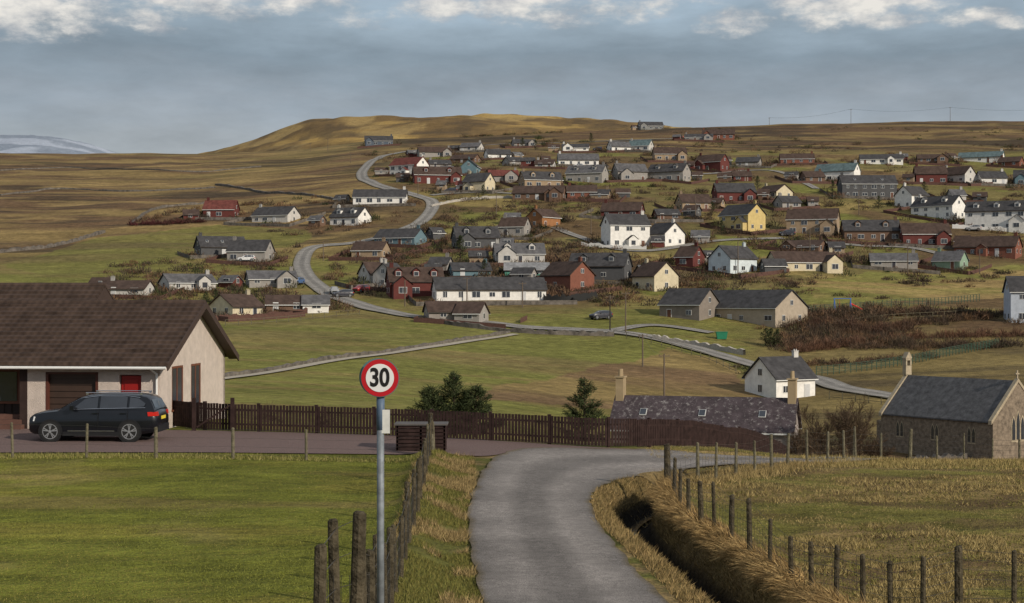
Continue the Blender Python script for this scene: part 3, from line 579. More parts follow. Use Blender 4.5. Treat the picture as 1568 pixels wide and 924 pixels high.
# ------------------------------------------------------------------ car
def make_car_parts(paint,e):
    st=[(0,.42,.66,.60),(.05,.30,.80,.74),(.22,.24,.92,.84),(.55,.22,1.0,.89),(1.0,.22,1.05,.91),(1.5,.22,1.08,.915),(2.5,.22,1.08,.92),(3.5,.22,1.10,.92),(4.0,.25,1.10,.90),(4.28,.3,1.08,.86),(4.40,.36,1.0,.80),(4.45,.45,.85,.74)]
    V=[];Fc=[]
    for (X,zb,zt,w) in st:
        m=(zb+zt)/2
        sec=[(-w*.86,zb),(-w*.97,zb+.10),(-w,m-.02),(-w*.985,m+.12),(-w*.93,zt-.04),(-w*.80,zt),(0,zt+.03),(w*.80,zt),(w*.93,zt-.04),(w*.985,m+.12),(w,m-.02),(w*.97,zb+.10),(w*.86,zb)]
        for (a_,b_) in sec: V.append((X-2.225,a_,b_))
    k=13
    for i in range(len(st)-1):
        for j in range(k): a_=i*k+j;b_=i*k+(j+1)%k; Fc.append((a_,a_+k,b_+k,b_))
    Fc.append(tuple(range(k))); Fc.append(tuple((len(st)-1)*k+k-1-j for j in range(k)))
    def hwid(z): return .85-(z-1.05)*.40
    gs=[(1.05,1.05),(1.40,1.27),(1.75,1.46),(2.05,1.545),(2.6,1.59),(3.2,1.595),(3.8,1.56),(4.05,1.52),(4.17,1.44),(4.26,1.30),(4.38,1.06)]
    n0=len(V)
    for (X,zt) in gs:
        h=hwid(zt); 
        for (a_,b_) in [(-.85,1.0),(-h,max(1.0,zt-.035)),(-h*.86,zt),(0,zt+.03),(h*.86,zt),(h,max(1.0,zt-.035)),(.85,1.0)]: V.append((X-2.225,a_,b_))
    for i in range(len(gs)-1):
        for j in range(6): a_=n0+i*7+j; Fc.append((a_,a_+7,a_+8,a_+1))
    o=mesh_obj('body',V,Fc,paint,e,True)
    md=o.modifiers.new('es','EDGE_SPLIT'); md.split_angle=math.radians(38)
    gl=MB(); cr=MB(); bk=MB(); 
    for s in (-1,1):
        for P in [[(1.60,1.12),(1.98,1.44),(2.42,1.505),(2.42,1.11)],[(2.50,1.11),(2.50,1.515),(3.25,1.52),(3.42,1.50),(3.42,1.12)],[(3.50,1.13),(3.50,1.49),(3.80,1.45),(4.05,1.28),(4.0,1.18)]]:
            q=[(X-2.225,s*(hwid(Z)+.012),Z) for X,Z in P]; gl.poly(q if s>0 else q[::-1])
        for (xa,za,xb,zb) in [(1.55,1.085,4.05,1.14),(1.95,1.47,2.45,1.53),(2.45,1.53,3.45,1.53),(3.45,1.53,3.85,1.475)]:
            cr.cyl((xa-2.225,s*(hwid(za)+.016),za),(xb-2.225,s*(hwid(zb)+.016),zb),.011,n=5)
        bk.box((0.0,s*.905,.26),(1.95,.06,.14)); cr.box((0.0,s*.93,.36),(1.6,.02,.025))
        cr.cyl((1.95-2.225,s*.58,1.63),(3.9-2.225,s*.58,1.63),.018,n=6)
        for X in (2.0,3.85): cr.box((X-2.225,s*.58,1.60),(.08,.03,.07))
    for X in (2.46,3.46):
        for s in (-1,1): bk.box((X-2.225,s*.922,.72),(.012,.012,.72))
    gl.poly([(1.13-2.225,-.74,1.11),(1.13-2.225,.74,1.11),(1.76-2.225,.60,1.475),(1.76-2.225,-.60,1.475)][::-1])
    gl.poly([(4.355-2.225,-.7,1.13),(4.355-2.225,.7,1.13),(4.22-2.225,.62,1.40),(4.22-2.225,-.62,1.40)])
    gl.obj('windows',glass,e); cr.obj('chrome_trim',pm('chrome',(.6,.6,.62),.25,.05,metal=1),e)
    for X in (.83,3.53):
        for s in (-1,1): bk.cyl((X-2.225,s*.80,.345),(X-2.225,s*.928,.345),.405,n=28)
    bk.box((2.2,0,.42),(.1,1.4,.22)); bk.box((-2.19,0,.5),(.1,1.1,.3))
    bk.obj('wheel_arches',pm('black_plastic',(.012,.012,.013),.6,.1),e)
    ty=MB(); al=MB()
    for X in (.83,3.53):
        for s in (-1,1):
            c0=(X-2.225,s*.75,.34); ty.cyl(c0,(X-2.225,s*.94,.34),.345,.335,28)
            yv=s*.945
            for i in range(28):
                t0=2*math.pi*i/28;t1=2*math.pi*(i+1)/28
                q=[(X-2.225+r*math.cos(t),yv,.34+r*math.sin(t)) for r,t in ((.235,t0),(.26,t0),(.26,t1),(.235,t1))]; al.poly(q if s<0 else q[::-1])
            for i in range(5):
                for dlt in (-.16,.16):
                    t=2*math.pi*i/5+.3; d0=Vector((math.cos(t),0,math.sin(t))); d1=Vector((math.cos(t+dlt),0,math.sin(t+dlt))); nrm=Vector((-math.sin(t),0,math.cos(t)))
                    c=Vector((X-2.225,yv+s*.002,.34)); q=[c+d0*.04+nrm*.016,c+d1*.24+nrm*.016,c+d1*.24-nrm*.016,c+d0*.04-nrm*.016]; q=[tuple(p) for p in q]; al.poly(q if s>0 else q[::-1])
            al.cyl((X-2.225,yv,.34),(X-2.225,yv+s*.01,.34),.05,n=10)
    ty.obj('tyres',pm('tyre',(.018,.018,.018),.85,.1),e); al.obj('alloy_wheels',pm('alloy',(.40,.41,.43),.35,.05,metal=.6),e)
    tl=MB(); hl=MB(); mr=MB(); pl=MB()
    for s in (-1,1):
        tl.hexa([(4.16-2.225,s*.90,.86),(4.44-2.225,s*.785,.86),(4.45-2.225,s*.55,.86),(4.2-2.225,s*.55,.86),(4.14-2.225,s*.905,1.0),(4.415-2.225,s*.80,1.0),(4.42-2.225,s*.55,1.0),(4.2-2.225,s*.55,1.0)])
        hl.hexa([(.02-2.225,s*.50,.66),(.22-2.225,s*.862,.68),(.3-2.225,s*.8,.68),(.2-2.225,s*.5,.66),(.035-2.225,s*.50,.78),(.26-2.225,s*.87,.84),(.3-2.225,s*.8,.82),(.2-2.225,s*.5,.78)])
        mr.box((1.62-2.225,s*1.0,1.14),(.14,.22,.15))
    pl.box((4.46-2.225,0,.78),(.02,.52,.11))
    tl.obj('tail_lights',pm('tail_red',(.45,.02,.015),.2,.05),e); hl.obj('head_lights',pm('lamp_glass',(.6,.62,.65),.1,.05),e); mr.obj('mirrors',paint,e); pl.obj('number_plate',pm('plate_yellow',(.7,.55,.05),.5,.05),e)
    dh=MB()
    for s in (-1,1):
        for X in (2.35,3.3): dh.box((X-2.225,s*.93,.95),(.2,.03,.03))
    dh.obj('door_handles',paint,e)
carx,cary=-14.2,53.9
e=empty('parked_car',(carx,cary,zf(carx,cary)+.03),math.radians(-2)); make_car_parts(pm('midnight_paint',(.005,.006,.009),.3,.1,2,spec=.3,coat=.5),e)
def small_car(u,v,col,rz):
    x0,y0,z0=survey(u,v); e=empty('parked_car',(x0,y0,z0+.1),math.radians(rz)); make_car_parts(pm('car_paint_%d'%int(col[0]*100),col,.3,.05,coat=.4),e)
for u_,v_,c_,r_ in [(377,402,(.6,.6,.6),10),(455,437,(.06,.12,.25),70),(512,452,(.3,.3,.3),100),(525,456,(.03,.03,.04),20),(553,449,(.25,.02,.02),60),(895,229,(.6,.6,.6),20),(915,231,(.03,.03,.04),0),(1040,213,(.25,.02,.02),10),(1062,214,(.6,.6,.6),0),(1258,264,(.6,.6,.6),15),(1275,266,(.06,.12,.25),0),(1355,302,(.30,.03,.13),0),(885,258,(.6,.6,.6),0),(690,296,(.03,.03,.04),0),(1490,354,(.3,.3,.3),0),(920,490,(.03,.03,.04),30),(1205,362,(.03,.03,.04),0)]: small_car(u_,v_,c_,r_)
# ------------------------------------------------------------------ traffic sign
def sign():
    x0,y0=-1.56,18.6; zc=-(578.5-HV)/F*y0; zg=zf(x0,y0); e=empty('speed_limit_sign',(x0,y0,0),0)
    p=MB(); p.cyl((0,0,zg-.3),(0,0,zc+.12),.043,n=16); p.obj('post',pm('galvanised',(.19,.21,.23),.6,.4,6,metal=.2),e,True)
    p=MB(); p.cyl((0,0,zc-.62),(0,0,zc-.2),.048,n=16); p.obj('post_sleeve',pm('sleeve_blue',(.08,.12,.18),.5,.2,6),e,True)
    def disc(name,r,y,mat,thick=.004,cx=0): 
        q=MB(); q.cyl((cx,y,zc),(cx,y-thick,zc),r,n=64); q.obj(name,mat,e)
    disc('backing_disc',.228,-.07,pm('sign_back_grey',(.08,.15,.16),.5,.1),.012)
    disc('red_ring',.220,-.083,pm('sign_red',(.42,.012,.02),.35,.08,8))
    disc('white_face',.166,-.088,pm('sign_white',(.68,.68,.68),.4,.03,8))
    disc('rear_disc',.226,.075,pm('sign_back_grey',(.1,.17,.18)),-.012,-.035)
    cu=bpy.data.curves.new('numerals','FONT'); cu.body='30'; cu.size=.30; cu.align_x='CENTER'; cu.align_y='CENTER'; cu.extrude=.002; cu.offset=.008; cu.space_character=.98
    t=bpy.data.objects.new('numerals',cu); scene.collection.objects.link(t); t.parent=e; t.location=(-.004,-.095,zc-.004); t.rotation_euler=(math.pi/2,0,0); t.scale=(.80,1.0,1)
    cu.materials.append(pm('sign_black',(.01,.01,.01),.5,.05))
    c=MB()
    for dz in (-.12,.12): c.box((0,-.02,zc+dz),(.3,.1,.03))
    c.obj('brackets',pm('galvanised',(.27,.3,.33)),e)
    c=MB(); c.box((.065,-.03,-(645.5-HV)/F*y0),(.095,.02,.28)); c.obj('notice_plate',pm('plate_white',(.58,.58,.55),.5,.12,10),e)
sign()
# ------------------------------------------------------------------ fences
woodgrey=pm('weathered_post',(.135,.12,.08),.95,.45,6,.6,25,spec=.1); wooddark=pm('dark_post',(.070,.058,.038),.95,.6,7,.8,22,spec=.1)
wire_m=pm('fence_wire',(.12,.11,.10),.5,.1,metal=.6)
def post(mb,x,y,h,r,lean=.04):
    z=zf(x,y); lx,ly=random.uniform(-lean,lean)*h,random.uniform(-lean,lean)*h
    mb.cyl((x,y,z-.35),(x+lx,y+ly,z+h-.02),r*1.08,r*.94,8); k=random.uniform(-.03,.03)
    mb.cyl((x+lx,y+ly,z+h-.02),(x+lx+k*.3,y+ly,z+h),r*.94,r*.6,8); return (x+lx,y+ly,z+h)
def wire_fence(name,pts,h,r,mat,wr=.004,nw=4,spec=None,mesh=False):
    e=empty(name); mb=MB(); w=MB(); tops=[]
    for i,(px,py) in enumerate(pts):
        hh=h*random.uniform(.9,1.1); rr=r*random.uniform(.8,1.2)
        if spec and i in spec: hh,rr=spec[i]
        t=post(mb,px,py,hh,rr); g=zf(px,py); tops.append((px,py,g,hh))
    for (a,b) in zip(tops[:-1],tops[1:]):
        for k in range(nw):
            f=.12+.82*k/(nw-1)
            w.cyl((a[0],a[1]-.03,a[2]+a[3]*f),(b[0],b[1]-.03,b[2]+b[3]*f),wr,n=3,cap=False)
        if mesh:
            n=max(2,int(math.hypot(a[0]-b[0],a[1]-b[1])/.25))
            for i in range(n):
                t=(i+.5)/n; X,Y,Z=[a[j]*(1-t)+b[j]*t for j in range(3)]; w.cyl((X,Y-.03,Z+h*.1),(X,Y-.03,Z+h*.72),wr*.8,n=3,cap=False)
    mb.obj('posts',mat,e); w.obj('wires',wire_m,e)
lp=[(-1.61,13.0),(-1.55,13.9),(-1.42,14.1)]
ys=[16.5,17.8,19.6,21.2,22.8,24.6,26.5,28.5,30.5,32.8,35,37.5,40,42.5,45,47.5,50]
lp+= [(float(np.interp(q,LF[:,1],LF[:,0])),q) for q in ys]
wire_fence('roadside_fence',lp,1.12,.048,wooddark,.004,5,{0:(1.08,.055),1:(1.30,.05),2:(1.38,.065),19:(1.15,.09)},True)
tp=MB(); tp.cyl((-2.56,50.3,-5.3),(-2.6,50.3,-3.85),.12,.10,8); tp.cyl((-2.45,49.2,-5.1),(-2.58,50.1,-4.05),.05,.05,6); tp.obj('strainer_post',woodgrey)
wire_fence('paddock_fence',[((q-CX)/F*48.5,48.5) for q in (-330,-215,-100,20,132,239,357,469,580,655)],1.02,.05,woodgrey,.003,4)
rp=[(4.25,42.8),(4.1,39.8),(4.02,37.6),(4.05,35.9),(4.2,34.7),(4.35,33.6),(4.5,32.3),(4.62,30.4),(4.7,28.6),(4.87,27.3),(5.03,26.3),(5.25,25.4),(5.6,25),(6.07,25.1),(6.5,24.8),(7.3,25.6),(8.2,25.6),(9.2,25.8),(10.2,26)]
wire_fence('ditch_fence',rp,1.12,.05,wooddark,.004,6,dict([(0,(1.35,.09)),(15,(.98,.07))]+[(i,(random.uniform(.78,.92),.045)) for i in (9,10,11,12,13,14,16,17,18)]),True)
rp2=[(4.25,42.8),(4.75,44.2),(5.3,45.6),(5.95,47),(6.6,48.2),(7.3,49.4),(8.0,50.6),(8.9,52),(9.9,53.6),(10.8,55.2),(11.6,57)]
rp2=[(a+.35*(i>0)+.5*min(i/4,1),b-.2*(i>0)) for i,(a,b) in enumerate(rp2)]
wire_fence('lane_fence',rp2,1.1,.045,woodgrey,.004,5,None,True)
rp3=[(rp2[-1][0]+i*1.05,57.2+random.uniform(-.1,.1)+.12*i) for i in range(18)]
wire_fence('field_fence',rp3,1.0,.04,woodgrey,.004,5,{i:(1.2,.07) for i in (2,8,15)})
def picket():
    P=catmull([(-13.0,59.2),(-11,57.6),(-8,57.2),(-4.5,56.6),(0,55.6),(3.3,54.9),(5.2,56.6),(7.6,60.5),(9.9,65),(12.5,71)],12)
    seg=np.hypot(*np.diff(P,axis=0).T); S=np.concatenate([[0],np.cumsum(seg)]); e=empty('picket_fence'); pk=MB(); po=MB()
    def at(s): return np.interp(s,S,P[:,0]),np.interp(s,S,P[:,1])
    s=0; i=0
    while s<S[-1]-.1:
        X,Y=at(s); X2,Y2=at(s+.05); a=math.atan2(Y2-Y,X2-X); z=zf(X,Y); h=.95+.02*random.random()
        M=Matrix.Translation((X,Y,z))@Matrix.Rotation(a+random.uniform(-.05,.05),4,'Z'); pk.box((0,0,h/2+.05),(.095,.022,h),M)
        if i%18==0: po.box((0,.07,.5),(.11,.11,1.12),M)
        if i%6==0:
            X3,Y3=at(min(s+.78,S[-1])); z3=zf(X3,Y3)
            for hh in (.28,.8): po.cyl((X,Y+.03,z+hh),(X3,Y3+.03,z3+hh),.045,n=4)
        s+=.120; i+=1
    dk=pm('fence_stain',(.034,.020,.018),.8,.45,4,spec=.12); pk.obj('pickets',dk,e); po.obj('rails_posts',dk,e)
    g=MB(); X,Y=-11.6,57.3; z=zf(X,Y)
    for q in (0,1.4): g.box((X+q,Y-.12,z+.6),(.13,.13,1.25))
    g.cyl((X+.1,Y-.13,z+.15),(X+1.3,Y-.13,z+.95),.04,n=4); g.obj('gate',dk,e)
picket()
def binstore():
    X,Y=-3.0,52.0; z=zf(X,Y); e=empty('slatted_bin_store',(X,Y,z),0); b=MB(); dk=pm('fence_stain',(.04,.02,.02))
    for i in range(7):
        for (cx,cy,sx,sy) in [(0,-.45,1.6,.03),(0,.45,1.6,.03),(-.8,0,.03,.9),(.8,0,.03,.9)]: b.box((cx,cy,.1+i*.12),(sx,sy,.095))
    for sx in (-.78,0,.78):
        for sy in (-.43,.43): b.box((sx,sy,.42),(.07,.07,.9))
    b.obj('slats',dk,e); l=MB(); l.box((0,0,.9),(1.75,1.05,.05)); l.obj('lid',pm('lid_grey',(.10,.09,.085),.8,.2),e)
binstore()
# ------------------------------------------------------------------ stone dykes / rails
def dyke(name,pts,h=1.2,w=.6,mat=None):
    P=catmull([survey(a,b)[:2] for a,b in pts],14); A,B=offs(P,w/2); n=len(P); V=[];Fc=[]
    for i in range(n):
        za=zf(*A[i]);zb=zf(*B[i]); hh=h*random.uniform(.6,1.15); V+=[(A[i][0],A[i][1],za-.3),(A[i][0],A[i][1],za+hh),(B[i][0],B[i][1],zb+hh),(B[i][0],B[i][1],zb-.3)]
    for i in range(n-1):
        a=4*i; Fc+=[(a,a+4,a+5,a+1),(a+1,a+5,a+6,a+2),(a+2,a+6,a+7,a+3)]
    mesh_obj(name,V,Fc,mat or pm('dry_stone',(.12,.105,.09),.95,.6,1.0,.8,5))
def railf(name,pts,h,mat,sp=2.2,nr=3):
    P=catmull([survey(a,b)[:2] for a,b in pts],10); seg=np.hypot(*np.diff(P,axis=0).T); S=np.concatenate([[0],np.cumsum(seg)]); mb=MB(); pr=None
    for s in np.arange(0,S[-1],sp):
        X=float(np.interp(s,S,P[:,0]));Y=float(np.interp(s,S,P[:,1]));Z=zf(X,Y); mb.box((X,Y,Z+h/2),(.1,.1,h))
        if pr:
            for k in range(nr): f=h*(.3+.65*k/max(1,nr-1)); mb.cyl((pr[0],pr[1],pr[2]+f),(X,Y,Z+f),.045,n=4,cap=False)
        pr=(X,Y,Z)
    mb.obj(name,mat)
dyke('stone_dyke',[(-60,400),(0,388),(60,382),(110,372),(160,357)],1.0); dyke('stone_dyke',[(200,345),(245,320),(330,312)],.8); dyke('stone_dyke',[(330,284),(400,296),(470,300),(520,308)],.8)
dyke('stone_dyke',[(640,489),(700,500),(800,511),(880,514),(940,516)],.8); dyke('stone_dyke',[(330,580),(420,567),(520,549),(600,539),(700,523),(780,511)],.5,.4)
dyke('stone_dyke',[(1390,716),(1450,712),(1520,708),(1600,705)],1.0); dyke('stone_dyke',[(660,318),(700,309),(760,304),(850,306)],.8,mat=pm('pale_wall',(.36,.33,.29),.9,.3))
dyke('stone_dyke',[(1000,520),(1060,530),(1140,545)],.9,mat=pm('pale_wall',(.36,.33,.29))); dyke('stone_dyke',[(0,300),(90,290),(200,294),(330,288)],.6); dyke('stone_dyke',[(0,262),(120,258),(260,262),(400,256)],.6)
gmf=pm('green_mesh_fence',(.035,.07,.045),.7,.2); bkf=pm('black_fence',(.02,.02,.02),.8,.1); brf=pm('brown_fence',(.09,.045,.035),.8,.3); whw=pm('white_wall',(.55,.54,.52),.8,.1)
railf('green_fence',[(1235,482),(1330,474),(1430,468),(1500,462)],1.6,gmf,1.2,4); railf('green_fence',[(1250,577),(1340,567),(1420,553),(1530,532)],1.5,gmf,1.0,5)
dyke('garden_fence',[(832,461),(870,463),(915,459)],1.5,.1,bkf); dyke('garden_fence',[(330,492),(380,490),(460,482),(505,476)],1.1,.1,brf)
dyke('garden_wall',[(1458,350),(1510,353),(1575,357)],1.2,.2,whw); dyke('garden_wall',[(890,378),(940,381),(990,383)],1.0,.2,whw)
dyke('garden_fence',[(590,365),(575,385),(600,395),(660,385)],1.0,.1,brf); railf('post_fence',[(940,516),(1000,528),(1080,552),(1135,575)],1.1,woodgrey,3,2)
railf('post_fence',[(1250,505),(1350,492),(1450,486),(1568,478)],1.1,woodgrey,3,2); railf('post_fence',[(345,500),(480,490),(560,482)],1.1,woodgrey,3,2); railf('post_fence',[(1270,612),(1330,618),(1380,625)],1.1,woodgrey,2,2)
gf=MB(); gw_=MB()
for (loc,rz_,L,D) in HDIM[:NM]:
    if loc[1]<270 or random.random()<.3: continue
    hl=L/2+random.uniform(3,7); fr_=-D/2-random.uniform(3,7); bkk=D/2+random.uniform(3,8); cs,sn=math.cos(rz_),math.sin(rz_)
    cor=[(-hl,bkk),(-hl,fr_),(hl,fr_),(hl,bkk)]; mb=gf if random.random()<.7 else gw_
    for (p,q) in zip(cor[:-1],cor[1:]):
        m=max(2,int(math.hypot(p[0]-q[0],p[1]-q[1])/2.2)); pr=None
        for i in range(m+1):
            t=i/m; lx=p[0]*(1-t)+q[0]*t; ly=p[1]*(1-t)+q[1]*t; X=loc[0]+lx*cs-ly*sn; Y=loc[1]+lx*sn+ly*cs
            if np.min(np.hypot(VR[:,0]-X,VR[:,1]-Y))<3.5: pr=None; continue
            Z=zf(X,Y)
            if pr: h_=.9; mb.hexa([(pr[0],pr[1],pr[2]-.2),(X,Y,Z-.2),(X,Y+.08,Z-.2),(pr[0],pr[1]+.08,pr[2]-.2),(pr[0],pr[1],pr[2]+h_),(X,Y,Z+h_),(X,Y+.08,Z+h_),(pr[0],pr[1]+.08,pr[2]+h_)])
            pr=(X,Y,Z)
gf.obj('garden_fences',brf); gw_.obj('garden_walls',pm('dry_stone',(.1,.1,.1)))
pole_m=pm('pole_timber',(.13,.10,.075),.9,.2)
def upole(u,v0,v1,arm=True,name='utility_pole'):
    x0,y0,z0=survey(u,v0); hh=(v0-v1)*y0/F; e=empty(name,(x0,y0,z0)); b=MB(); b.cyl((0,0,-.5),(0,0,hh),.13,.10,7)
    if arm: b.box((0,0,hh-.3),(1.5,.1,.1)); [b.cyl((q,0,hh-.25),(q,0,hh-.05),.04,n=5) for q in (-.65,0,.65)]
    else: b.cyl((0,0,hh),(1.0,-.3,hh+.15),.05,n=5); b.box((1.1,-.33,hh+.13),(.5,.2,.12))
    b.obj('pole',pole_m,e); return (x0,y0,z0+hh)
A=[upole(*a) for a in [(1178,190,179),(1303,183,161),(1455,182,161),(1640,181,160)]]
cw=MB()
def wire(p,q,sag,mb=cw,r=.03):
    prev=None
    for i in range(13):
        t=i/12; c=tuple(p[j]*(1-t)+q[j]*t-(sag*4*t*(1-t) if j==2 else 0) for j in range(3))
        if prev: mb.cyl(prev,c,r,n=3,cap=False)
        prev=c
for p,q in zip(A[:-1],A[1:]): wire(p,q,2.0,r=.05)
for a in [(475,232,219),(502,233,213),(537,250,233)]: upole(*a)
B_=[upole(*a) for a in [(1017,608,543),(984,562,512),(934,508,452),(958,512,448),(800,472,433),(715,462,425)]]
for a,b in [(0,1),(1,2),(4,5)]: wire(B_[a],B_[b],1.0,r=.015)
cw.obj('power_lines',pm('cable',(.04,.04,.04),.6,.1))
for a in [(1065,335,300),(1130,420,370),(905,360,318),(760,330,295),(1240,400,350),(1390,420,378),(620,470,430),(640,300,268),(860,300,262),(1315,330,292),(1500,420,382),(495,400,370),(1210,600,568)]: upole(*a,arm=False,name='street_lamp')
x0,y0,z0=survey(1290,478); e=empty('playground_swing',(x0,y0,z0)); b=MB()
for sx in (-1.6,1.6):
    for sy in (-1,1): b.cyl((sx,sy,0),(sx,0,2.6),.07,n=6)
b.cyl((-1.8,0,2.6),(1.8,0,2.6),.07,n=6); b.obj('frame',pm('blue_paint',(.05,.15,.5),.5,.05),e); b=MB(); b.cyl((1.6,0,1.6),(4.2,-.3,.2),.18,n=6); b.cyl((-.6,0,2.6),(-.6,0,.5),.03,n=4); b.box((-.4,0,.5),(.5,.2,.05)); b.obj('slide',pm('red_paint',(.6,.05,.03),.5,.05),e)
x0,y0,z0=survey(1105,520); e=empty('green_wheelie_bin',(x0,y0,z0)); b=MB(); b.hexa([(-.8,-.5,0),(.8,-.5,0),(.8,.5,0),(-.8,.5,0),(-1.,-.6,1.2),(1.,-.6,1.2),(1.,.6,1.2),(-1.,.6,1.2)]); b.box((0,0,1.26),(2.1,1.3,.1)); b.obj('bin_body',pm('bin_green',(.02,.18,.10),.5,.1),e)
# ------------------------------------------------------------------ vegetation
vegm=vcmat('vegetation')
def tris(base,dirv,length,width,cols):
    n=len(base); side=np.cross(dirv,rng.normal(size=(n,3))); side/=np.linalg.norm(side,axis=1)[:,None]+1e-9
    V=np.empty((n,3,3)); V[:,0]=base-side*width[:,None]/2; V[:,1]=base+side*width[:,None]/2; V[:,2]=base+dirv*length[:,None]
    c=np.repeat(np.concatenate([cols,np.ones((n,1))],1),3,axis=0); return V.reshape(-1,3),c
def grass(X,Y,h,w,ca,cb,lean=.5,droop=None,dz=0):
    n=len(X); Z=zfun(X,Y)+dz; base=np.stack([X,Y,Z-.01],1); d=rng.normal(size=(n,3))*lean; d[:,2]=1
    if droop is not None: d=d+droop
    d/=np.linalg.norm(d,axis=1)[:,None]; t=rng.random(n)[:,None]; cc=(np.array(ca)*(1-t)+np.array(cb)*t)*rng.uniform(.6,1.3,(n,1))
    return tris(base,d,h*rng.uniform(.5,1.3,n),np.full(n,w)*rng.uniform(.7,1.4,n),cc)
ROADP=list(map(tuple,RLc))+list(map(tuple,RRc[::-1]))
def inroad(X,Y): return inpoly(X,Y,ROADP)
def addg(name,parts):
    V=np.concatenate([p[0] for p in parts]); c=np.concatenate([p[1] for p in parts]); np_mesh(name,V,len(V)//3,3,c,vegm)
n=46000; Y=18+34*rng.random(n)**1.1; X=rng.uniform(-.45,1.35,n)+np.interp(Y,LF[:,1],LF[:,0]); k=~inroad(X,Y)&(Y<50.5)&(vnoise(X,Y,1.5,40)>.22); X,Y=X[k],Y[k]; s=fbm(X,Y,.9,15,4)
k=s>.48; g1=grass(X[k],Y[k],.17,.017,(.36,.26,.12),(.20,.15,.065),.6); g2=grass(X[~k],Y[~k],.09,.015,(.12,.125,.03),(.20,.17,.05),.5)
n=56000; Y=rng.uniform(20,48,n); dx=np.interp(-Y,-DITCH[:,1],DITCH[:,0]); X=dx+rng.uniform(-1.3,1.3,n); k=~inroad(X,Y)&(np.abs(X-dx)>.5); X,Y,dx=X[k],Y[k],dx[k]
dr=np.zeros((len(X),3)); dr[:,0]=-np.sign(X-dx)*.3; tuss=vnoise(X,Y,2.2,50)
g3=grass(X,Y,.07+.14*tuss,.018,(.36,.25,.115),(.17,.13,.05),.6,droop=dr)
TP=[]
for i in range(230):
    Yc=random.uniform(20,44); dxc=float(np.interp(-Yc,-DITCH[:,1],DITCH[:,0])); Xc=dxc+random.uniform(.62,1.05)
    m=230; a=rng.random(m)*6.283; rr_=np.sqrt(rng.random(m))*.15; X=Xc+np.cos(a)*rr_; Y=Yc+np.sin(a)*rr_
    d=np.stack([np.cos(a)*.6-.7,np.sin(a)*.5-.1,rng.uniform(-.9,.5,m)],1)
    d/=np.linalg.norm(d,axis=1)[:,None]; base=np.stack([X,Y,zf(Xc+.2,Yc)+.04+.14*(1-rr_/.15)],1)
    t=rng.random((m,1)); sh=random.uniform(.65,1.15); cc=(np.array((.56,.39,.17))*(1-t)+np.array((.26,.165,.07))*t)*rng.uniform(.5,1.3,(m,1))*sh
    TP.append(tris(base,d,rng.uniform(.15,.36,m),np.full(m,.014),cc))
n=26000; t=rng.random(n); Pp=np.array(rp2+rp3); ii=t*(len(Pp)-1); X=np.interp(ii,np.arange(len(Pp)),Pp[:,0])+rng.normal(0,.45,n); Y=np.interp(ii,np.arange(len(Pp)),Pp[:,1])+rng.normal(0,.6,n); k=~inroad(X,Y)
g4=grass(X[k],Y[k],.2,.02,(.40,.29,.13),(.22,.17,.07),.6)
n=110000; Y=24+34*rng.random(n); X=4.6+rng.random(n)*(Y*.37-3.5); s=fbm(X,Y,.28,16,4); q=fbm(X,Y,1.1,77,3); h=.04+.10*sst(s,.4,.65)*sst(q,.35,.6)
k=q>.5; g5=grass(X[k],Y[k],h[k],.02,(.26,.20,.08),(.34,.26,.11),.7); g5b=grass(X[~k],Y[~k],h[~k],.02,(.15,.145,.035),(.20,.17,.055),.7)
n=30000; Y=50+12*rng.random(n); X=rng.uniform(10,26,n); g6=grass(X,Y,.16,.022,(.38,.28,.12),(.2,.17,.06),.6)
n=9000; t=rng.random(n); X=5+t*5; Y=54.6+t*5+rng.uniform(0,1.2,n); g7=grass(X,Y,.12,.018,(.16,.16,.04),(.3,.24,.1),.5)
n=12000; X=rng.uniform(-30,-2.6,n); Y=48.6+rng.uniform(-.4,.8,n); g8=grass(X,Y,.12,.018,(.17,.18,.04),(.3,.25,.1),.5)
addg('verge_grass',[g1,g2,g4,g6,g7,g8]); addg('dry_ditch_grass',[g3]+TP); addg('field_grass',[g5,g5b])
n=110000; Y=24.5+25*rng.random(n)**1.2; X=-(2.4+rng.random(n)*(Y*.36-1.5)); k=fbm(X,Y,.6,88,3)>.5
addg('lawn_grass',[grass(X[k],Y[k],.04,.02,(.14,.155,.024),(.19,.19,.045),.8),grass(X[~k],Y[~k],.03,.02,(.17,.155,.035),(.24,.20,.06),.8)])
def shrub(X,Y,r,h,n,cols,w,z=None,up=.9):
    z=zf(X,Y) if z is None else z
    a=rng.random(n)*2*math.pi; q=np.sqrt(rng.random(n)); lump=.75+.35*np.sin(a*3+rng.random()*6)
    px=X+np.cos(a)*q*r*lump; py=Y+np.sin(a)*q*r*lump; pz=z+h*(1-q**2)*rng.uniform(.0,.8,n)*rng.uniform(.7,1.1)
    base=np.stack([px,py,pz],1); d=np.stack([np.cos(a)*q*.7,np.sin(a)*q*.7,np.full(n,up)],1)+rng.normal(size=(n,3))*.35; d/=np.linalg.norm(d,axis=1)[:,None]
    c0=np.array(cols[rng.integers(len(cols))]); cc=c0*rng.uniform(.5,1.5,(n,1))
    return tris(base,d,rng.uniform(.2,.5,n)*h,np.full(n,w),cc)
TW=[(.10,.065,.042),(.07,.05,.036),(.13,.08,.05),(.085,.065,.042),(.15,.09,.05),(.06,.045,.035)]; GRN=[(.03,.042,.018),(.045,.055,.022),(.07,.07,.028)]
parts=[]; HA=np.array(HOUSES)
def clear(X,Y,r):
    return np.all(np.hypot(HA[:,0]-X,HA[:,1]-Y)>HA[:,2]*.7+r*.4) and np.min(np.hypot(VR[:,0]-X,VR[:,1]-Y))>4.0
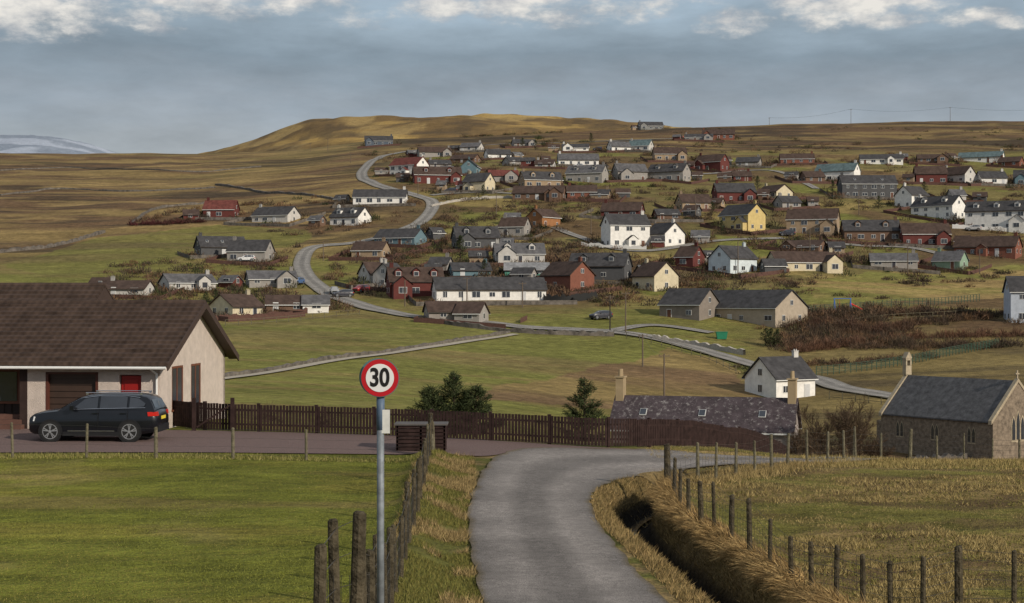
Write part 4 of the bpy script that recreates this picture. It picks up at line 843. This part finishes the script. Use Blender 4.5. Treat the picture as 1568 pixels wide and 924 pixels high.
def scat(u0,u1,v0,v1,n,rmin,rmax,pg=.15,nt_=80,thr=.42):
    for _ in range(n):
        a,b=random.uniform(u0,u1),random.uniform(v0,v1); X,Y,Z=survey(a,b)
        if vnoise(X,Y,.04,60)<thr: continue
        for k in range(random.randint(1,3)):
            X2,Y2=X+random.gauss(0,2.2)*(k>0),Y+random.gauss(0,2.2)*(k>0); r=random.uniform(rmin,rmax)
            if not clear(X2,Y2,r): continue
            parts.append(shrub(X2,Y2,r*1.3,r*random.uniform(.7,1.3),nt_,GRN if random.random()<pg else TW,.15 if Y>300 else .08))
scat(560,1568,222,300,460,.8,2.2); scat(600,1568,300,400,600,.8,2.4,thr=.3); scat(560,1240,395,470,320,.8,2.2,thr=.36); scat(160,520,395,478,190,.8,2.2,thr=.35); scat(300,560,300,400,60,.8,1.8)
scat(1200,1568,478,535,420,1.0,2.3,.02,160,.12); scat(1240,1568,395,470,90,.7,1.8,.1,90); scat(1110,1240,560,600,14,.7,1.4,.2,160); scat(860,1000,375,420,50,.8,1.8,.1,80,.2)
scat(700,930,185,225,60,1,2.5,.5); scat(1000,1568,195,235,100,.8,2.0,.5,50)
for (loc,rz_,L,D) in HDIM[:NM]:
    if loc[1]<250: continue
    for k in range(9):
        a=random.uniform(0,6.283); q=L/2+random.uniform(1,6); X=loc[0]+math.cos(a)*q; Y=loc[1]+math.sin(a)*q*.8; r=random.uniform(.8,2.1)
        if clear(X,Y,r): parts.append(shrub(X,Y,r*1.3,r*(1.0 if math.sin(a)<0 else 1.9),90,GRN if random.random()<.2 else TW,.15))
def row(pts,n,r,g,nt_=90,w=.16,hs=1.0):
    P=[survey(a,b) for a,b in pts]
    for i in range(n):
        t=i/(n-1)*(len(P)-1); X=np.interp(t,range(len(P)),[p[0] for p in P])+random.gauss(0,.7); Y=np.interp(t,range(len(P)),[p[1] for p in P])+random.gauss(0,1.0)
        parts.append(shrub(X,Y,r*random.uniform(.8,1.3),r*hs*random.uniform(.8,1.3),nt_,g,w))
row([(203,346),(260,344),(312,341)],40,1.6,[(.09,.03,.03),(.06,.03,.025)]); row([(205,342),(250,332),(300,322)],14,1.8,TW); row([(370,316),(400,312),(440,320)],14,2.0,TW)
row([(1210,540),(1300,530),(1400,520),(1568,515)],64,1.8,[(.15,.08,.05),(.13,.075,.05)],260,.07); row([(1380,500),(1470,492),(1568,480)],40,1.7,TW,160,.1); row([(1240,560),(1330,556),(1420,548)],24,1.3,TW,160,.08)
row([(1230,505),(1270,500),(1330,512),(1390,505)],40,2.2,[(.11,.06,.04),(.08,.05,.035)],200,.08)
addg('shrubs',parts)
# bare trees near the church
def bare_tree(name,X,Y,h,r,stems=5):
    z=zf(X,Y); e=empty(name,(X,Y,z)); mb=MB()
    def br(p,d,L,rad,dep):
        n=3; q=p
        for i in range(n):
            d=(d+Vector((random.gauss(0,.13),random.gauss(0,.13),.06))).normalized(); q2=q+d*L/n; mb.cyl(q,q2,rad*(1-.25*i/n),rad*(1-.25*(i+1)/n),3 if dep>1 else 5,False); q=q2
            if dep<4 and (i>0 or dep>0):
                for k in range(2 if dep<3 else 3):
                    nd=(d+Vector((random.gauss(0,.6),random.gauss(0,.6),random.gauss(.15,.3)))).normalized(); br(q,nd,L*random.uniform(.45,.65),max(rad*.5,.012),dep+1)
    for s in range(stems):
        a=random.random()*6.28; k=random.uniform(.1,.45); br(Vector((math.cos(a)*r*.2,math.sin(a)*r*.2,-.2)),Vector((math.cos(a)*k,math.sin(a)*k,1)).normalized(),h*random.uniform(.42,.58),.07,0)
    mb.obj('branches',pm('twig_bark',(.125,.085,.055),.9,.35,1.5,spec=.1),e)
for (u_,Y,h) in [(1262,140,5.6),(1292,143,6.8),(1318,141,6.6),(1240,132,4.2),(1340,138,4.6),(1275,126,4.2)]:
    bare_tree('leafless_tree',(u_-CX)/F*Y,Y,h,2.2,3)
parts=[]
for (X,Y,r,h) in [((1285-CX)/F*125,128,2.4,2.6),((1325-CX)/F*124,124,2.4,2.6),((1250-CX)/F*138,138,2.2,2.8),((1130-CX)/F*190,190,1.5,1.8),((1230-CX)/F*120,120,1.6,2.0)]:
    parts.append(shrub(X,Y,r,h,1500,[(.13,.085,.05),(.10,.075,.055),(.15,.10,.06)],.03))
parts.append(shrub((410-CX)/F*70,70,.6,1.3,300,TW,.02)); parts.append(shrub((498-CX)/F*66,66,.5,1.0,300,TW,.02))
addg('leafless_bushes',parts)
def conifer(name,X,Y,h,r,n,tops=1,w=.05,col=(.035,.045,.018)):
    z=zf(X,Y); e=empty(name,(0,0,0)); t=MB(); P=[]
    for k in range(tops):
        cc0=k-(tops-1)/2; ox=cc0*r*.52; hh=h*(1-.22*abs(cc0)*random.uniform(.8,1.2)); rr=r*(1 if tops==1 else .72); cx,cy=X+ox,Y+random.uniform(-.3,.3)
        t.cyl((cx,cy,z-.3),(cx,cy,z+hh),.08*h/3,.012,7)
        nb=int(60*max(1,h/3))
        for i in range(nb):
            f=(i+random.random())/nb; zb=z+hh*(.04+.93*f); L=rr*(1-f)**.75*random.uniform(.6,1.2)+.06; a=random.random()*6.28; up=random.uniform(.0,.4)+.5*f
            d=np.array([math.cos(a),math.sin(a),up]); d/=np.linalg.norm(d); t.cyl((cx,cy,zb),tuple(np.array([cx,cy,zb])+d*L*.95),.016*h/3,.004,3,False)
            m=max(8,int(n*L/rr/nb*1.6)); s=rng.random(m)**.7; base=np.array([cx,cy,zb])+d*(s*L)[:,None]+rng.normal(size=(m,3))*.05*rr
            dv=d*.9+rng.normal(size=(m,3))*.5; dv/=np.linalg.norm(dv,axis=1)[:,None]; cc=np.array(col)*rng.uniform(.4,2.0,(m,1))
            P.append(tris(base,dv,rng.uniform(.08,.2,m)*max(1,h/4),np.full(m,w),cc))
    t.obj('trunk_branches',pm('bark',(.07,.05,.035),.9,.3),e)
    V=np.concatenate([p[0] for p in P]); c=np.concatenate([p[1] for p in P]); np_mesh('needles',V,len(V)//3,3,c,vegm,e)
conifer('spruce_tree',(695-CX)/F*66,66,2.75,1.75,9000,3,.035); conifer('spruce_tree',(895-CX)/F*68,68,3.0,1.25,7000,1,.035)
for (a,b,hh,r,) in [(705,405,7,2.6),(1185,533,3.6,2.2),(1172,530,3.0,1.8),(905,220,5,2.2),(800,227,5,2.5),(820,230,4.5,2.3),(1275,300,5,2),(1090,330,4,1.6),(330,465,3,1.3),(316,468,2.6,1.2),(742,425,4,1.6),(1160,290,4.5,1.8),(1415,296,4,1.8),(1345,320,4,1.7),(740,300,3.5,1.5),(1105,360,4,1.5)]:
    X,Y,Z=survey(a,b); conifer('conifer_tree',X,Y,hh,r,700,1 if hh!=3.6 else 2,.2 if Y>250 else .12)
# ------------------------------------------------------------------ light, sky, camera
SE,SAZ=25,132
w=bpy.data.worlds.new('World'); scene.world=w; w.use_nodes=True; nt=w.node_tree; nt.nodes.clear()
out=nt.nodes.new('ShaderNodeOutputWorld'); sky=nt.nodes.new('ShaderNodeTexSky'); sky.sky_type='NISHITA'; sky.sun_disc=False; sky.sun_elevation=math.radians(SE); sky.sun_rotation=math.radians(SAZ)
bg=nt.nodes.new('ShaderNodeBackground'); bg.inputs[1].default_value=.09; nt.links.new(sky.outputs[0],bg.inputs[0])
tc=nt.nodes.new('ShaderNodeTexCoord'); sp=nt.nodes.new('ShaderNodeSeparateXYZ'); nt.links.new(tc.outputs['Generated'],sp.inputs[0])
def M(op,a,b=None,c=None,clamp=False):
    n=nt.nodes.new('ShaderNodeMath'); n.operation=op; n.use_clamp=clamp
    for i,q in enumerate((a,b,c)):
        if q is None: continue
        if isinstance(q,(int,float)): n.inputs[i].default_value=q
        else: nt.links.new(q,n.inputs[i])
    return n.outputs[0]
az=M('ARCTAN2',sp.outputs[0],sp.outputs[1]); el=M('ARCSINE',sp.outputs[2])
def noise(sx,sz,det=7,rough=.6,off=0):
    cv=nt.nodes.new('ShaderNodeCombineXYZ'); nt.links.new(M('MULTIPLY',az,sx),cv.inputs[0]); nt.links.new(M('MULTIPLY',el,sz),cv.inputs[1]); cv.inputs[2].default_value=off
    n=nt.nodes.new('ShaderNodeTexNoise'); n.inputs['Scale'].default_value=1; n.inputs['Detail'].default_value=det; n.inputs['Roughness'].default_value=rough; nt.links.new(cv.outputs[0],n.inputs['Vector']); return n.outputs['Fac']
n1=noise(30,66,9,.62); n2=noise(6,26,6,.58,3.3); n3=noise(38,70,7,.6,7); n4=noise(12,36,7,.6,5.1)
CL=[(30,22,125,50,1.5),(110,56,55,14,.8),(210,38,80,22,.8),(330,10,130,24,.9),(480,6,90,16,.8),(690,10,90,22,1.),(800,6,130,32,1.1),(950,18,120,18,.5),(1128,38,64,20,1.3),(1320,24,130,30,1.3),(1240,8,75,22,.9),(1480,42,55,13,.9),(1545,54,60,9,.6),(560,26,80,12,.4)]
tot=None
for (cu_,cv_,ru,rv,s) in CL:
    a=math.atan((cu_-CX)/F); e_=math.atan((HV-cv_)/F)
    dx=M('DIVIDE',M('SUBTRACT',az,a),ru/F*1.1); dz=M('DIVIDE',M('SUBTRACT',el,e_),rv/F*1.15)
    d=M('ADD',M('MULTIPLY',dx,dx),M('MULTIPLY',dz,dz)); v=M('MULTIPLY',M('SUBTRACT',1.1,d),s*.6)
    tot=v if tot is None else M('MAXIMUM',tot,v)
tot=M('MAXIMUM',tot,-.6)
msk=M('ADD',tot,M('MULTIPLY',M('SUBTRACT',n1,.5),3.0))
mr=nt.nodes.new('ShaderNodeMapRange'); mr.interpolation_type='SMOOTHSTEP'; nt.links.new(msk,mr.inputs[0]); mr.inputs[1].default_value=-.05; mr.inputs[2].default_value=.85; cmask=mr.outputs[0]
r=nt.nodes.new('ShaderNodeValToRGB'); nt.links.new(M('MULTIPLY',M('ADD',el,M('MULTIPLY',M('SUBTRACT',n2,.5),.07)),4.),r.inputs[0]); e=r.color_ramp.elements
e[0].position=0;e[0].color=(.40,.42,.44,1); e[1].position=1; e[1].color=(.40,.44,.49,1)
for p,c in [(.40,(.37,.405,.44)),(.50,(.305,.35,.40)),(.61,(.24,.30,.355)),(.70,(.30,.375,.44)),(.78,(.34,.43,.51))]:
    q=e.new(p); q.color=(*c,1)
mv=nt.nodes.new('ShaderNodeMapRange'); nt.links.new(M('ADD',M('MULTIPLY',n2,.4),M('MULTIPLY',n4,.6)),mv.inputs[0]); mv.inputs[1].default_value=.35; mv.inputs[2].default_value=.65; mv.inputs[3].default_value=.82; mv.inputs[4].default_value=1.2
sc=nt.nodes.new('ShaderNodeVectorMath'); sc.operation='SCALE'; nt.links.new(r.outputs[0],sc.inputs[0]); nt.links.new(mv.outputs[0],sc.inputs['Scale'])
cc=nt.nodes.new('ShaderNodeValToRGB'); nt.links.new(M('ADD',M('MULTIPLY',n3,.75),M('MULTIPLY',M('MULTIPLY',msk,.25),.6)),cc.inputs[0]); cc.color_ramp.elements[0].position=.33; cc.color_ramp.elements[0].color=(.40,.42,.45,1); cc.color_ramp.elements[1].position=.58; cc.color_ramp.elements[1].color=(.92,.87,.79,1)
mx=nt.nodes.new('ShaderNodeMixRGB'); nt.links.new(M('MULTIPLY',cmask,.9),mx.inputs[0]); nt.links.new(sc.outputs[0],mx.inputs[1]); nt.links.new(cc.outputs[0],mx.inputs[2])
bg2=nt.nodes.new('ShaderNodeBackground'); nt.links.new(mx.outputs[0],bg2.inputs[0]); bg2.inputs[1].default_value=1
ms=nt.nodes.new('ShaderNodeMixShader'); ms.inputs[0].default_value=.92; nt.links.new(bg.outputs[0],ms.inputs[1]); nt.links.new(bg2.outputs[0],ms.inputs[2]); nt.links.new(ms.outputs[0],out.inputs[0])
sd=bpy.data.lights.new('sun','SUN'); sd.energy=3.7; sd.angle=math.radians(1.0); sd.color=(1,.90,.76); so=bpy.data.objects.new('sun',sd); scene.collection.objects.link(so)
v=Vector((math.sin(math.radians(SAZ))*math.cos(math.radians(SE)),math.cos(math.radians(SAZ))*math.cos(math.radians(SE)),math.sin(math.radians(SE)))); so.rotation_euler=v.to_track_quat('Z','Y').to_euler()
cam=bpy.data.cameras.new('camera'); co=bpy.data.objects.new('camera',cam); scene.collection.objects.link(co); co.location=(0,0,0); co.rotation_euler=(math.pi/2,0,0)
cam.sensor_width=36; cam.lens=36*F/1568; cam.clip_start=.1; cam.clip_end=20000; cam.shift_y=0.0006
scene.camera=co
scene.view_settings.view_transform='Standard'; scene.view_settings.look='None'; scene.view_settings.exposure=0
